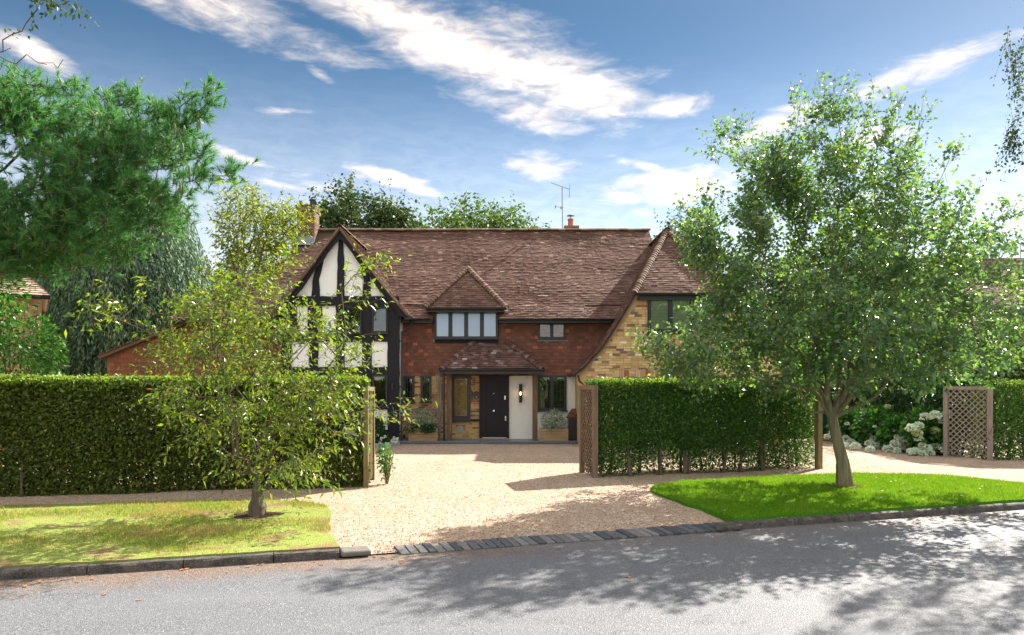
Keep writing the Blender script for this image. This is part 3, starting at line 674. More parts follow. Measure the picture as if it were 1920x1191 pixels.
# --- main roof
VX = 5.38
tl = MB(); sb = MB()
hipT = 2.82; XL = -11.17
main = [RP(XL, 0), RP(VX, 0), RP(VX, RY-EY), RP(XL+hipT, RY-EY), RP(XL+hipT, hipT)]
DX = X_(873.5, 22.5); dz = 4.42; dh = 1.3; dap = (DX, 22.38+dh, dz+1.5); tc = 8*.098/math.hypot(1, SL)
for part in ([RP(XL, 0), RP(DX-1.08, 0), RP(DX-1.08, tc), RP(XL+tc, tc)], [RP(DX+1.08, 0), RP(VX, 0), RP(VX, tc), RP(DX+1.08, tc)], [RP(XL+tc, tc), RP(VX, tc), RP(VX, RY-EY), RP(XL+hipT, RY-EY), RP(XL+hipT, hipT)]):
    tiles(tl, part, .098, .165, .016, .04, sag=.016); slab(sb, part, (0, -1, 1))
back = [(XL+hipT, RY, RZ), (VX, RY, RZ), (VX, 2*RY-EY, EZ), (XL, 2*RY-EY, EZ), (XL+hipT, 2*RY-EY-hipT, EZ+SL*hipT)]
tiles(tl, back, .2, .33, .016, .04, hint=(0, 1, 1)); slab(sb, back, (0, 1, 1))
lh = [(XL, EY, EZ), (XL+hipT, EY+hipT, EZ+SL*hipT), (XL+hipT, 2*RY-EY-hipT, EZ+SL*hipT), (XL, 2*RY-EY, EZ)]
tiles(tl, lh, .1, .17, .016, .04, hint=(-1, 0, 1)); slab(sb, lh, (-1, 0, 1))
# outshot roof falling to the left
ol = [(-13.75, 22.65, 2.86), (-10.35, 22.65, 4.24), (-10.35, 29, 4.24), (-13.75, 29, 2.86)]
tiles(tl, ol, .1, .17, .016, .03, hint=(-1, 0, 1)); slab(sb, ol, (-1, 0, 1), .09)
slab(sb, [(XL+hipT, EY+hipT, EZ+SL*hipT), (XL+hipT, RY, RZ), (XL+hipT, 2*RY-EY-hipT, EZ+SL*hipT)], (-1, 0, .1))
ROOF = hp(tl, 'roof', M['roof'], label='steep roof of weathered brown clay tiles')
# gable end wall of the main range and the wing's side walls
w = MB()
w.raw([(VX-.05, EY+.5, 0), (VX-.05, 2*RY-EY-.4, 0), (VX-.05, 2*RY-EY-.4, EZ), (VX-.05, RY, RZ-.15), (VX-.05, EY+.5, EZ)], [(0, 1, 2, 3, 4)]); hp(w, 'wall', M['mortar'])
# --- front timber gable
gx = -5.52
def gp(dx, py): return (gx+dx, Z_(py, 21.95))
prof = [(0, 6.95), (.565, 6.22), (.94, 5.70), (1.49, 4.99), (1.9, 4.49), (2.21, 4.13)]
w = MB(); w.prism([(gx-1.86, -.05), (gx+1.86, -.05), (gx+1.86, 4.45), (gx+.9, 5.66), (gx, 6.86), (gx-.9, 5.66), (gx-1.86, 4.45)], YG, 25.5); hp(w, 'wall', M['white'], label='white plaster panels of the gable')
gt = MB(); rgt = MB()
for s_ in (1, -1):
    for (a, b) in zip(prof[:-1], prof[1:]):
        ya = EY+(a[1]-EZ)/SL+.3; yb = max(EY+.3, EY+(b[1]-EZ)/SL+.3)
        q = [(gx+s_*b[0], 21.82, b[1]), (gx+s_*b[0], yb, b[1]), (gx+s_*a[0], ya, a[1]), (gx+s_*a[0], 21.82, a[1])]
        tiles(gt, q, .098, .165, .016, .035, hint=(s_, 0, 1)); slab(sb, q, (s_, 0, 1), .04)
hp(gt, 'gable_roof', M['roof'])
def wavy(mb, pts, y0, y1, jit=.012):
    out = []
    for i in range(len(pts)):
        a, b = pts[i], pts[(i+1) % len(pts)]; L = math.hypot(b[0]-a[0], b[1]-a[1]); m = max(1, int(L/.22))
        for j in range(m): out.append((a[0]+(b[0]-a[0])*j/m+random.uniform(-jit, jit), a[1]+(b[1]-a[1])*j/m+random.uniform(-jit, jit)))
    mb.prism(out, y0, y1)
def gb(mb, x0, x1, y0, y1, d=0.0, jit=.012):   # black member given by photo columns and rows
    wavy(mb, [(X_(x0, YG), Z_(y1, YG)), (X_(x1, YG), Z_(y1, YG)), (X_(x1, YG), Z_(y0, YG)), (X_(x0, YG), Z_(y0, YG))], YG-.045-d, YG+.01, jit)
tb = MB()
gb(tb, 727, 749.5, 560, 829, .004); gb(tb, 529, 547, 560, 829, .004)
gb(tb, 529, 749, 556, 574, .008)                   # tie beam
for x0, x1 in ((580.5, 597), (630, 646), (679, 697)): gb(tb, x0, x1, 572, 829, .0)
gb(tb, 529, 749, 626, 641, .006); gb(tb, 529, 749, 688.5, 704, .006); gb(tb, 529, 749, 755, 768, .006); gb(tb, 529, 749, 806, 829, .006)
gb(tb, 646, 682, 574, 628, -.012); gb(tb, 695, 728, 574, 628, -.012); gb(tb, 646, 728, 703, 756, -.012)
gb(tb, 547, 557, 572, 628, -.01); gb(tb, 597, 604, 572, 628, -.01); gb(tb, 577, 582, 572, 628, -.01)
wavy(tb, [(X_(631.5, YG), Z_(557, YG)), (X_(646.5, YG), Z_(557, YG)), (X_(646, YG), Z_(500, YG)), (X_(643.5, YG), Z_(448, YG)), (X_(635.5, YG), Z_(448, YG)), (X_(633, YG), Z_(500, YG))], YG-.045, YG+.01)
for s_ in (1, -1):                                 # short struts beside the upper panels
    wavy(tb, [(gx+s_*.68, 4.78), (gx+s_*.96, 4.78), (gx+s_*.93, 5.25), (gx+s_*.86, 5.6), (gx+s_*.55, 6.0), (gx+s_*.72, 5.3)], YG-.04, YG+.01)
hp(tb, 'timber_frame', M['timber'], label='black painted timber framing')
bb = MB()
for s_ in (1, -1):                                 # barge boards, wavy inside
    up_ = [(gx+s_*a, b-.05) for a, b in prof]; up_.append((gx+s_*2.2, 4.03)); inn = [(gx+s_*1.86, 4.12), (gx+s_*1.80, 4.30), (gx+s_*1.5, 4.66), (gx+s_*1.22, 4.98), (gx+s_*.98, 5.33), (gx+s_*.80, 5.62), (gx+s_*.56, 5.86), (gx+s_*.40, 6.12), (gx+s_*.14, 6.45), (gx, 6.58)]
    bb.prism(up_+inn, 21.90, 21.94)
hp(bb, 'barge_board', M['timber'])
vg = MB()
for s_ in (1, -1):
    for a, b in zip(prof[:-1], prof[1:]): vg.bar((gx+s_*a[0], 21.86, a[1]-.015), (gx+s_*b[0], 21.86, b[1]-.015), .09, .035, (0, 0, 1))
hp(vg, 'verge', M['ridge'])
# --- dormer
DX = X_(873.5, 22.5); dz = 4.42; dh = 1.3; dap = (DX, 22.38+dh, dz+1.5)
dt = MB(); fr = [(DX-dh, 22.38, dz), (DX+dh, 22.38, dz), dap]; tiles(dt, fr, .098, .165, .016, .04); slab(sb, fr, (0, -1, 1), .04)
bk = (DX, EY+(dap[2]-EZ)/SL+.1, dap[2])
for s_ in (1, -1):
    q = [(DX+s_*dh, 22.38, dz), dap, bk, (DX+s_*dh, EY+(dz-EZ)/SL+.2, dz)]
    tiles(dt, q, .098, .165, .016, .035, hint=(s_, 0, 1)); slab(sb, q, (s_, 0, 1), .04)
hp(dt, 'dormer_roof', M['roof'])
w = MB(); w.box(DX-1.07, DX+1.07, 22.82, 24.0, 3.3, dz+.02); hp(w, 'dormer_cheek', M['timber'])
# --- right wing
WX = 5.30
wp = [(3.80,4.73),(3.53,4.30),(3.28,3.88),(3.0,3.445),(2.73,3.03),(2.45,2.735),(2.18,2.43),(1.88,2.22)]
wa = (WX, 23.4, 7.16)
wt = MB()
def wy(z): return max(23.0, EY+(z-EZ)/SL+.25)
for s_ in (-1, 1):
    def mx(x): return x if s_ < 0 else 2*WX-x
    top = [(mx(3.80), 20.85, 4.73), wa, (WX, 26.2, 7.16), (mx(3.80), wy(4.73) if s_ < 0 else 26.2, 4.73)]
    tiles(wt, top, .098, .165, .016, .035, hint=(s_, 0, .6)); slab(sb, top, (s_, 0, .6), .04)
    for a, b in zip(wp[:-1], wp[1:]):
        q = [(mx(b[0]), 20.85, b[1]), (mx(b[0]), 23.1 if s_ < 0 else 26.2, b[1]), (mx(a[0]), wy(a[1]) if s_ < 0 else 26.2, a[1]), (mx(a[0]), 20.85, a[1])]
        tiles(wt, q, .098, .165, .016, .035, hint=(s_, 0, .6)); slab(sb, q, (s_, 0, .6), .04)
fh = [(3.72, 20.85, 4.70), (2*WX-3.72, 20.85, 4.70), wa]; tiles(wt, fh, .098, .165, .016, .04); slab(sb, fh, (0, -1, 1), .04)
hp(wt, 'wing_roof', M['roof'])
wo = [(2.12, -.05), (2*WX-2.12, -.05), (2*WX-2.12, 2.30), (2*WX-2.5, 2.70), (2*WX-3.0, 3.36), (2*WX-3.86, 4.66), (3.86, 4.66), (3.0, 3.36), (2.5, 2.70), (2.12, 2.30)]
w = MB(); w.prism(wo, YW+.012, 27.5); hp(w, 'wall', M['mortar'])
wb = MB(); wh = [(X_(1214,YW), X_(1338,YW), Z_(624,YW), 4.8), (3.1, 7.5, -1, Z_(709,YW))]
bricks(wb, [(2.32, 0), (2*WX-2.32, 0), (2*WX-2.32, 2.42), (2.32, 2.42)], YW, wh+[(X_(1151,YW), X_(1178,YW), Z_(708,YW), 2.36), (X_(1191,YW), X_(1334,YW), Z_(708,YW), 2.36)])
bricks(wb, [(2.20, 2.426), (2*WX-2.20, 2.426), (2*WX-2.98, 3.34), (2*WX-3.84, 4.64), (3.84, 4.64), (2.98, 3.34)], YW, wh)
wb.prism([(2.02, 1.9), (2.32, 1.62), (2.32, 2.42), (2.2, 2.42), (1.98, 2.2)], YW-.01, YW+.28)
hp(wb, 'brickwork', M['brick'], label='yellow stock bricks with a few black, red and white ones')
sd = MB()
for x0, x1 in ((1152, 1177), (1192, 1333)):
    sd = MB(); x = X_(x0, YW)
    while x < X_(x1, YW): sd.box(x, x+.066, YW-.018, YW+.01, Z_(707,YW), 2.35); x += .076
    hp(sd, 'brick_lintel', M['soldier'], label='upright red and cream bricks over a lower opening')
w = MB(); w.box(3.15, 7.45, YW-.03, YW+.0, 0, Z_(708,YW)-.01); hp(w, 'garage_door', M['frame'])
vmat = plain('verge_mortar', (.30,.20,.14), .85, .2)
for s_ in (-1, 1):
    vg = MB()
    def mx(x): return x if s_ < 0 else 2*WX-x
    for a, b in zip(wp[:-1], wp[1:]): vg.bar((mx(a[0]+.04), YW-.06, a[1]-.06), (mx(b[0]+.04), YW-.06, b[1]-.06), .10, .075, (0, 0, 1))
    hp(vg, 'verge', vmat, label='pale mortared verge of the wing gable')
hp(sb, 'roof_base', M['mortar_dark'])
# --- porch canopy
px0, px1 = X_(829, 22.0), X_(1015, 22.0); pz = 2.40; tx0, tx1 = -1.28, -.15; tz = Z_(641, YM)
pt = MB(); f_ = [(px0, 22.0, pz), (px1, 22.0, pz), (tx1, YM, tz), (tx0, YM, tz)]; tiles(pt, f_, .098, .165, .016, .04, rag=.009, sag=.02)
tiles(pt, [(px0, 22.0, pz), (tx0, YM, tz), (px0, YM, pz)], .098, .165, .016, .03, hint=(-1, 0, 1)); tiles(pt, [(px1, 22.0, pz), (px1, YM, pz), (tx1, YM, tz)], .098, .165, .016, .03, hint=(1, 0, 1))
slab(pt, f_, (0, -1, 1), .03)
porch_roof = hp(pt, 'porch_roof', M['porch_tile'], label='hipped porch canopy of mossy brown tiles with pale lichen')
w = MB(); w.box(px0+.08, px1-.08, 22.06, YM, pz-.10, pz-.02); hp(w, 'porch_soffit', M['frame'])
hb = MB(); ridge(hb, (px0-.02, 21.98, pz+.03), (tx0, YM-.03, tz+.03), .085, .13, flare=1.5, lap=.03, arc=170); hp(hb, 'hip_tiles', M['porch_tile'])
hb = MB(); ridge(hb, (px1+.02, 21.98, pz+.03), (tx1, YM-.03, tz+.03), .085, .13, flare=1.5, lap=.03, arc=170); hp(hb, 'hip_tiles', M['porch_tile'])
hb = MB(); hb.box(px0-.08, px1+.1, 21.95, 21.985, pz-.14, pz-.025); hp(hb, 'porch_fascia', M['frame'])
def gutter(x0, x1, y, z, nm='gutter'):
    g = MB(); n = 7; vs = []
    for x in (x0, x1):
        for k in range(n): a = math.pi*k/(n-1); vs.append((x, y-.055*math.cos(a)+0, z-.055*math.sin(a)))
        for k in range(n): a = math.pi*k/(n-1); vs.append((x, y-.048*math.cos(a), z-.048*math.sin(a)))
    m = 2*n; f = [(k, k+m, k+1+m, k+1) for k in range(n-1)]+[(n+k, n+k+1, n+k+1+m, n+k+m) for k in range(n-1)]+[(0, n, n+m, m), (n-1, n-1+m, 2*n-1+m, 2*n-1)]
    f += [(k, k+1, n+k+1, n+k) for k in range(n-1)]+[(m+k, m+n+k, m+n+k+1, m+k+1) for k in range(n-1)]
    g.raw(vs, f); g.tube([(x0, y-.055, z+.002), (x1, y-.055, z+.002)], .008, 6); return hp(g, nm, M['gutter'])
gutter(px0-.1, px1+.12, 21.93, pz-.005, 'porch_gutter')
gutter(X_(933,22.3), X_(1155,22.3), 22.30, EZ+.0); gutter(X_(768,22.3), X_(808,22.3), 22.30, EZ+.01); gutter(DX-dh-.02, DX+dh+.03, 22.30, dz-.01)
gutter(3.78, 2*WX-3.78, 20.78, 4.69); gutter(XL, gx-2.2, 22.3, EZ)
for bx in ((DX+1.09, 3.25, 22.42, YM, EZ-.12, EZ-.02), (XL+.05, gx-2.0, 22.42, YM, EZ-.1, EZ-.02), (DX-dh+.02, DX+dh-.02, 22.40, 22.86, dz-.13, dz-.03), (3.86, 2*WX-3.86, 20.86, YW+.01, 4.50, 4.66), (-3.7, DX-1.09, 22.42, YM, EZ-.12, EZ-.02)):
    w = MB(); w.box(*bx); hp(w, 'soffit', M['frame'])

# ridges, hips
r_ = MB(); ridge(r_, (XL+hipT-.05, RY, RZ+.06), (VX+.03, RY, RZ+.06), .12, .30); hp(r_, 'ridge_tiles', M['ridge'])
r_ = MB(); ridge(r_, (gx, 21.8, 6.99), (gx, 25.9, 6.99), .11, .3); hp(r_, 'ridge_tiles', M['ridge'])
r_ = MB(); ridge(r_, (WX, 23.3, 7.22), (WX, 26.2, 7.22), .12, .3); hp(r_, 'ridge_tiles', M['ridge'])
for (a, b) in (((DX-dh-.03, 22.34, dz+.02), dap), ((DX+dh+.03, 22.34, dz+.02), dap), ((3.72, 20.8, 4.72), wa), ((2*WX-3.72, 20.8, 4.72), wa), (RP(XL, 0), RP(XL+hipT, hipT))):
    r_ = MB(); a = Vector(a)+Vector((0, 0, .03)); b = Vector(b)+Vector((0, 0, .05)); ridge(r_, a, b, .085, .115, flare=1.45, lap=.03, arc=165); hp(r_, 'hip_tiles', M['ridge'])
# chimneys
c = MB(); cx0, cx1, cy0, cy1 = X_(557,26.2), X_(589,26.2), 26.2, 26.85
for (x0, x1, y0, y1, z0, z1) in ((cx0, cx1, cy0, cy1, 6.6, 8.57), (cx0-.04, cx1+.04, cy0-.04, cy1+.04, 8.57, 8.73), (cx0-.02, cx1+.02, cy0-.02, cy1+.02, 8.73, 8.81), (cx0-.25, cx1-.02, cy0+.02, cy1, 6.5, 7.65)):
    c.box(x0, x1, y0, y1, z0, z1)
CHM = hp(c, 'chimney', M['mortar_dark'], label='tall brown brick chimney beside the timber gable')
cb = MB(); bricks(cb, [(cx0, 6.9), (cx1, 6.9), (cx1, 8.57), (cx0, 8.57)], cy0, depth=.014); bricks(cb, [(cx0-.045, 8.57), (cx1+.045, 8.57), (cx1+.045, 8.73), (cx0-.045, 8.73)], cy0-.04, depth=.014)
z = 6.9
while z < 8.5:
    y = cy0+.0+(.1 if int(z*20) % 2 else 0)
    while y < cy1-.05: cb.box(cx1-.01, cx1+.012, y, min(y+.205, cy1), z, z+.065); y += .225
    z += .075
cbr = cb.build('brickwork', M['chim_brick'], CHM)
c = MB(); c.box(cx0-.02, cx1+.03, cy0-.05, cy0-.03, 7.33, 7.57); c.raw([(cx0-.02, cy0-.05, 7.40), (cx1+.03, cy0-.05, 7.40), (cx1+.03, cy0-.3, 7.20), (cx0-.02, cy0-.3, 7.20)], [(0, 1, 2, 3)]); c.build('flashing', M['lead'], CHM)
c = MB(); c.lathe((cx1-.15, 26.5, 8.81), [(.11,0),(.10,.2),(.13,.22),(.13,.26),(.05,.28)]); c.tube([(cx1-.02, 26.5, 8.81), (cx1-.02, 26.5, 9.0)], .03); c.build('chimney_pot', M['frame'], CHM)
c = MB(); qx0, qx1 = X_(1058,28.2), X_(1086,28.2); c.box(qx0+.03, qx1-.03, 28.2, 28.7, 6.6, Z_(427,28.2)); c.box(qx0, qx1, 28.17, 28.73, Z_(427,28.2)+.001, Z_(423,28.2))
CH2 = hp(c, 'chimney', M['chim_brick'], label='low red brick chimney behind the ridge')
c = MB(); c.lathe((X_(1070,28.4), 28.45, Z_(423,28.2)), [(.13,0),(.11,.04),(.11,.26),(.13,.28),(.12,.33),(.09,.33)]); c.build('chimney_pot', M['terracotta'], CH2)
c = MB(); zc = Z_(423,28.2)+.33; c.lathe((X_(1070,28.4), 28.45, zc), [(.03,0),(.03,.12),(.17,.13),(.05,.2)]); c.build('chimney_cowl', M['dull'], CH2)
# TV aerial and dish
a = MB(); ax = X_(1054, 27.4); zt = Z_(352, 27.4); a.tube([(ax+.03, 27.4, 7.0), (ax, 27.4, zt)], .022, 8); AE = hp(a, 'aerial', M['dull'], label='television aerial on a thin mast')
a = MB(); p0 = Vector((X_(1033,27.4), 27.3, Z_(344,27.4))); p1 = Vector((X_(1069,27.4), 27.5, Z_(354,27.4))); a.bar(p0, p1, .022, .022)
for k in range(11):
    q = p0+(p1-p0)*k/11; a.bar(q+Vector((-.03, -.16, -.03)), q+Vector((.03, .16, .05)), .012, .012)
a.tube([p1+Vector((0, 0, .24)), p1+Vector((-.02, 0, -.33))], .01, 5); a.tube([p1+Vector((0, .12, .2)), p1+Vector((-.02, .12, -.3))], .01, 5); a.build('aerial_boom', M['dull'], AE)
a = MB(); zz = Z_(389,27.4); a.bar((ax-.28, 27.4, zz+.03), (ax+.05, 27.4, zz), .02, .02); a.box(ax-.29, ax-.25, 27.35, 27.45, zz-.03, zz+.08); a.box(ax-.07, ax-.0, 27.36, 27.44, zz-.05, zz+.03); a.build('aerial_bracket', M['dull'], AE)
a = MB(); vs = []; n = 20
for (rr, yy) in ((.0, .06), (.1, .05), (.2, .02), (.26, -.03)):
    for k in range(n): t_ = 2*math.pi*k/n; vs.append((X_(1043,27.9)+rr*math.cos(t_), 27.9+yy, 7.9+rr*math.sin(t_)))
a.raw(vs, [(i*n+k, i*n+(k+1) % n, (i+1)*n+(k+1) % n, (i+1)*n+k) for i in range(3) for k in range(n)]); a.tube([(X_(1043,27.9), 28.0, 7.9), (X_(1052,27.9), 28.0, 7.7), (ax+.02, 27.45, 7.75)], .02); hp(a, 'satellite_dish', M['dull'])
# --- windows
def window(x0, x1, y0, y1, Y, n=2, frame=.05, mull=.05, sill=.03, blind=None, lead=None, gl='glass', back='inside', silldrop=.05, rail=None, split=None, off=0, frame_mat='frame', name='window', label=None):
    ax0, ax1, z0, z1 = X_(x0, Y), X_(x1, Y), Z_(y1, Y), Z_(y0, Y); f = MB(); yf = Y-.075-off; yb = Y-.0
    f.box(ax0, ax0+frame, yf, yb, z0, z1); f.box(ax1-frame, ax1, yf, yb, z0, z1); f.box(ax0+frame, ax1-frame, yf, yb, z1-frame, z1); f.box(ax0+frame, ax1-frame, yf, yb, z0, z0+frame)
    ws = []; iw = (ax1-ax0-2*frame-(n-1)*mull)/n
    for k in range(n):
        a = ax0+frame+k*(iw+mull); ws.append((a, a+iw))
        if k < n-1: f.box(a+iw, a+iw+mull, yf+.004, yb, z0+frame, z1-frame)
        c_ = .022                                         # casement inside the frame
        for (p, q, r, s) in ((a, a+c_, z0+frame, z1-frame), (a+iw-c_, a+iw, z0+frame, z1-frame), (a+c_, a+iw-c_, z1-frame-c_, z1-frame), (a+c_, a+iw-c_, z0+frame, z0+frame+c_)): f.box(p, q, yf+.018, yb, r, s)
        if rail: f.box(a+c_, a+iw-c_, yf+.02, yb, z0+(z1-z0)*rail-.012, z0+(z1-z0)*rail+.012)
    W_ = hp(f, name, M[frame_mat], label=label); W_['wl'] = (0, 0, 0)
    p = MB()
    for a, b in ws: p.raw([(a+.02, Y-.045-off, z0+frame+.02), (b-.02, Y-.045-off, z0+frame+.02), (b-.02, Y-.045-off, z1-frame-.02), (a+.02, Y-.045-off, z1-frame-.02)], [(0, 1, 2, 3)])
    p.build('pane', M[gl], W_)
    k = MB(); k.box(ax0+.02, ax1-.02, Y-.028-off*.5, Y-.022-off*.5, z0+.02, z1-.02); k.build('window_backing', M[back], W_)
    if blind:
        s = MB()
        for a, b in ws:
            z = z0+frame+.03
            while z < z1-frame-.02: s.obox(((a+b)/2, Y-.034-off*.75, z), ((b-a)/2-.024, 0, 0), (0, .0035, .0025), (0, -.002, blind[1])); z += blind[0]
        s.build('blind', M[blind[2]], W_)
    if lead:
        s = MB()
        for a, b in ws:
            nx = max(1, round((b-a)/lead[0])); nz = max(1, round((z1-z0)/lead[1]))
            for i in range(1, nx): s.box(a+(b-a)*i/nx-.004, a+(b-a)*i/nx+.004, Y-.052-off, Y-.047-off, z0+frame, z1-frame)
            for i in range(1, nz): zz = z0+(z1-z0)*i/nz; s.box(a, b, Y-.051-off, Y-.046-off, zz-.004, zz+.004)
        s.build('leading', M['frame'], W_)
    if sill: s = MB(); s.box(ax0-.03, ax1+.03, yf-.03, yb, z0-silldrop, z0-.002); s.build('sill', M[frame_mat], W_)
    return W_
window(815, 933.5, 583, 635, 22.8, 4, .05, .09, back='sky_curtain', label='wide four-light upper window with pale blinds tinted by a painted sky reflection', silldrop=.03)
window(1008.5, 1060, 603, 636, YM, 2, .05, .07, off=.02, back='inside', blind=(.04, .012, 'interior_wood'), label='small two-light window under the eaves', silldrop=.03)
l = MB(); l.box(X_(813,YM), X_(934,YM), YM-.07, YM, Z_(642,YM), Z_(637,YM)); hp(l, 'lead_apron', M['lead']); l = MB(); l.box(X_(1007,YM), X_(1064,YM), YM-.07, YM, Z_(640,YM), Z_(637.5,YM)); hp(l, 'lead_apron', M['lead'])
window(757, 777.5, 704.5, 753, YM, 1, .055, lead=(.09, .11), gl='glass_green', label='left of two narrow leaded windows'); window(789, 809, 704.5, 753, YM, 1, .055, lead=(.09, .11), gl='glass_green', label='right of two narrow leaded windows')
window(846, 882, 704, 785.5, YM, 1, .085, blind=(.05, .019, 'interior_wood'), label='tall window with a wooden blind beside the door', silldrop=.09)
l = MB(); l.box(X_(847,YM), X_(899,YM), YM-.05, YM, Z_(790,YM), Z_(786,YM)); hp(l, 'timber_rail', M['door'])
window(1008, 1062, 704, 769, YM, 2, .055, .06, gl='glass_green', lead=(.12, .16), label='dark two-light window in the cream wall')
window(1214.5, 1338, 554, 623, YW, 3, .07, .10, blind=(.045, .017, 'slat'), gl='glass_green', label='upper window of the brick wing with slatted blinds')
window(652, 679, 576, 624, YG, 1, .035, off=.02, gl='glass_green'); window(698, 727.5, 576, 624, YG, 1, .035, off=.02, gl='glass_green'); window(699, 727, 703, 755, YG, 1, .035, off=.02, gl='glass_green'); window(648, 678, 703, 755, YG, 1, .035, off=.02, gl='glass_green')
# --- door
dr = MB(); dx0, dx1, dz0, dz1 = X_(899,YM), X_(954.5,YM), .085, 2.2; dr.box(dx0, dx0+.07, YM-.09, YM, dz0, dz1); dr.box(dx1-.07, dx1, YM-.09, YM, dz0, dz1); dr.box(dx0+.07, dx1-.07, YM-.09, YM, dz1-.13, dz1)
a0, a1, b0_, b1_ = dx0+.072, dx1-.072, .10, dz1-.132; Yd = YM-.045
dr.box(a0, a1, Yd, YM, b0_, b1_)
def ring(mb, x0, x1, z0, z1, y, wd, dp):
    mb.box(x0, x0+wd, y-dp, y, z0, z1); mb.box(x1-wd, x1, y-dp, y, z0, z1); mb.box(x0+wd, x1-wd, y-dp, y, z1-wd, z1); mb.box(x0+wd, x1-wd, y-dp, y, z0, z0+wd)
for (x0, x1, z0, z1) in ((a0, a0+.13, b0_, b1_), (a1-.13, a1, b0_, b1_), (a0+.13, a1-.13, b1_-.12, b1_), (a0+.13, a1-.13, Z_(776,YM), Z_(764,YM)), (a0+.13, a1-.13, b0_, b0_+.2)): dr.box(x0, x1, Yd-.022, Yd+.001, z0, z1)
ring(dr, a0+.13, a1-.13, Z_(764,YM), b1_-.12, Yd, .02, .03); ring(dr, a0+.13, a1-.13, b0_+.2, Z_(776,YM), Yd, .02, .03)
DO = hp(dr, 'door', M['door'], label='dark aubergine panelled front door')
k = MB(); k.tube([(X_(926,YM), Yd-.02, Z_(770,YM)), (X_(926,YM), Yd-.05, Z_(770,YM)), (X_(926,YM), Yd-.07, Z_(770,YM)), (X_(926,YM), Yd-.09, Z_(770,YM))], [.02, .02, .045, .03], 14); k.build('door_knob', M['steel'], DO)
k = MB(); k.box(X_(947,YM)-.022, X_(947,YM)+.022, Yd-.06, Yd-.02, Z_(749,YM), Z_(742,YM)); k.tube([(X_(947,YM), Yd-.06, Z_(746,YM)), (X_(947,YM), Yd-.07, Z_(746,YM))], .018, 12); k.build('door_lock', M['steel'], DO)
k = MB(); k.box(X_(948,YM)-.02, X_(948,YM)+.02, Yd-.035, Yd-.02, Z_(788.5,YM), Z_(780,YM)); k.tube([(X_(948,YM), Yd-.035, Z_(783,YM)), (X_(948,YM), Yd-.08, Z_(783,YM)), (X_(948,YM)-.0, Yd-.08, Z_(788,YM))], .011, 8); k.build('door_handle', M['steel'], DO)
k = MB(); k.tube([(X_(926,YM), Yd-.01, Z_(738,YM)), (X_(926,YM), Yd-.02, Z_(738,YM))], .012, 10); k.build('peephole', M['steel'], DO)
k = MB(); k.box(a0+.02, a1-.02, Yd-.03, Yd-.022, b0_+.02, b0_+.04); k.build('threshold_strip', M['steel'], DO)
k = MB(); k.box(X_(896,22.85), X_(958,22.85), YM-.16, YM-.09, .084, .115); hp(k, 'door_sill', M['planter'])
# --- porch posts, braces, timbers, downpipes
def post(x0, x1, z1, y=22.3, w_=.14, m='oak', nm='porch_post'):
    g = MB(); g.box(X_(x0, y), X_(x1, y), y, y+w_, .083, z1); return hp(g, nm, M[m])
post(837.5, 847, pz-.1); post(998.5, 1008, pz-.1)
g = MB(); pts = [(821, 703), (825, 730), (824, 770), (822, 826)]; vs = [(X_(x, YM), YM-.06, Z_(y, YM)) for x, y in pts]
for a, b in zip(vs[:-1], vs[1:]): g.bar((a[0]+.0, YM-.03, a[2]), (b[0], YM-.03, b[2]), .13, .07, (0, 1, 0))
hp(g, 'wall_timber', M['oak_grey'], label='silvered upright timber brace')
g = MB(); g.bar((X_(752,YM), YM-.025, Z_(769,YM)), (X_(821,YM), YM-.025, Z_(770,YM)), .05, .11, (0, 0, 1)); hp(g, 'wall_timber', M['oakx'], label='silvered horizontal timber')
def pipe(pts, r=.034):
    g = MB(); g.tube(pts, r, 10)
    for i in range(1, len(pts)-0):
        if i == len(pts)-1: break
    a, b = Vector(pts[-2]), Vector(pts[-1])
    for k in (.08, .5, .92): q = a+(b-a)*k; g.box(q.x-.05, q.x+.05, q.y-.03, q.y+.05, q.z-.02, q.z+.02)
    return hp(g, 'downpipe', M['gutter'])
pipe([(X_(832,22.05), 21.95, pz-.05), (X_(832,22.05), 22.0, pz-.2), (X_(833,22.05), 22.05, .1)])
pipe([(X_(773,22.3), 22.28, 4.0), (X_(771,22.3), 22.2, 3.85), (X_(753,22.05), 22.06, 3.6), (X_(752.5,22.05), 22.06, .1)])
pipe([(2.02, 20.82, 2.2), (2.06, 20.83, 2.02), (2.2, 20.9, 1.9), (2.22, 20.92, .05)], .03)
g = MB(); g.box(gx+2.08, gx+2.3, 21.85, 22.3, 4.0, 4.06); g.tube([(gx+2.25, 21.8, 4.06), (gx+2.25, 22.35, 4.06)], .055, 10); hp(g, 'gutter', M['gutter'])
g = MB(); g.tube([(1.9, 20.8, 2.2), (1.9, 23, 2.2)], .055, 10); hp(g, 'gutter', M['gutter'])
g = MB(); g.tube([(X_(737,YG), YG-.09, Z_(731,YG)), (X_(737,YG), YG-.09, Z_(719,YG))], .035, 14); hp(g, 'wall_spotlight', M['gutter'], label='small black cylinder light on the timber corner post')
g = MB(); g.prism([(X_(856,YM), Z_(811,YM)), (X_(869,YM), Z_(811,YM)), (X_(869,YM), Z_(801,YM)), (X_(866.5,YM), Z_(798.5,YM)), (X_(858.5,YM), Z_(798.5,YM)), (X_(856,YM), Z_(801,YM))], YM-.03, YM); hp(g, 'plaque', M['plaque'], label='grey stone plaque low in the brickwork')
g = MB(); g.box(X_(754,YM), X_(760,YM), YM-.04, YM, Z_(821,YM), Z_(815,YM)); hp(g, 'air_vent', M['frame'])
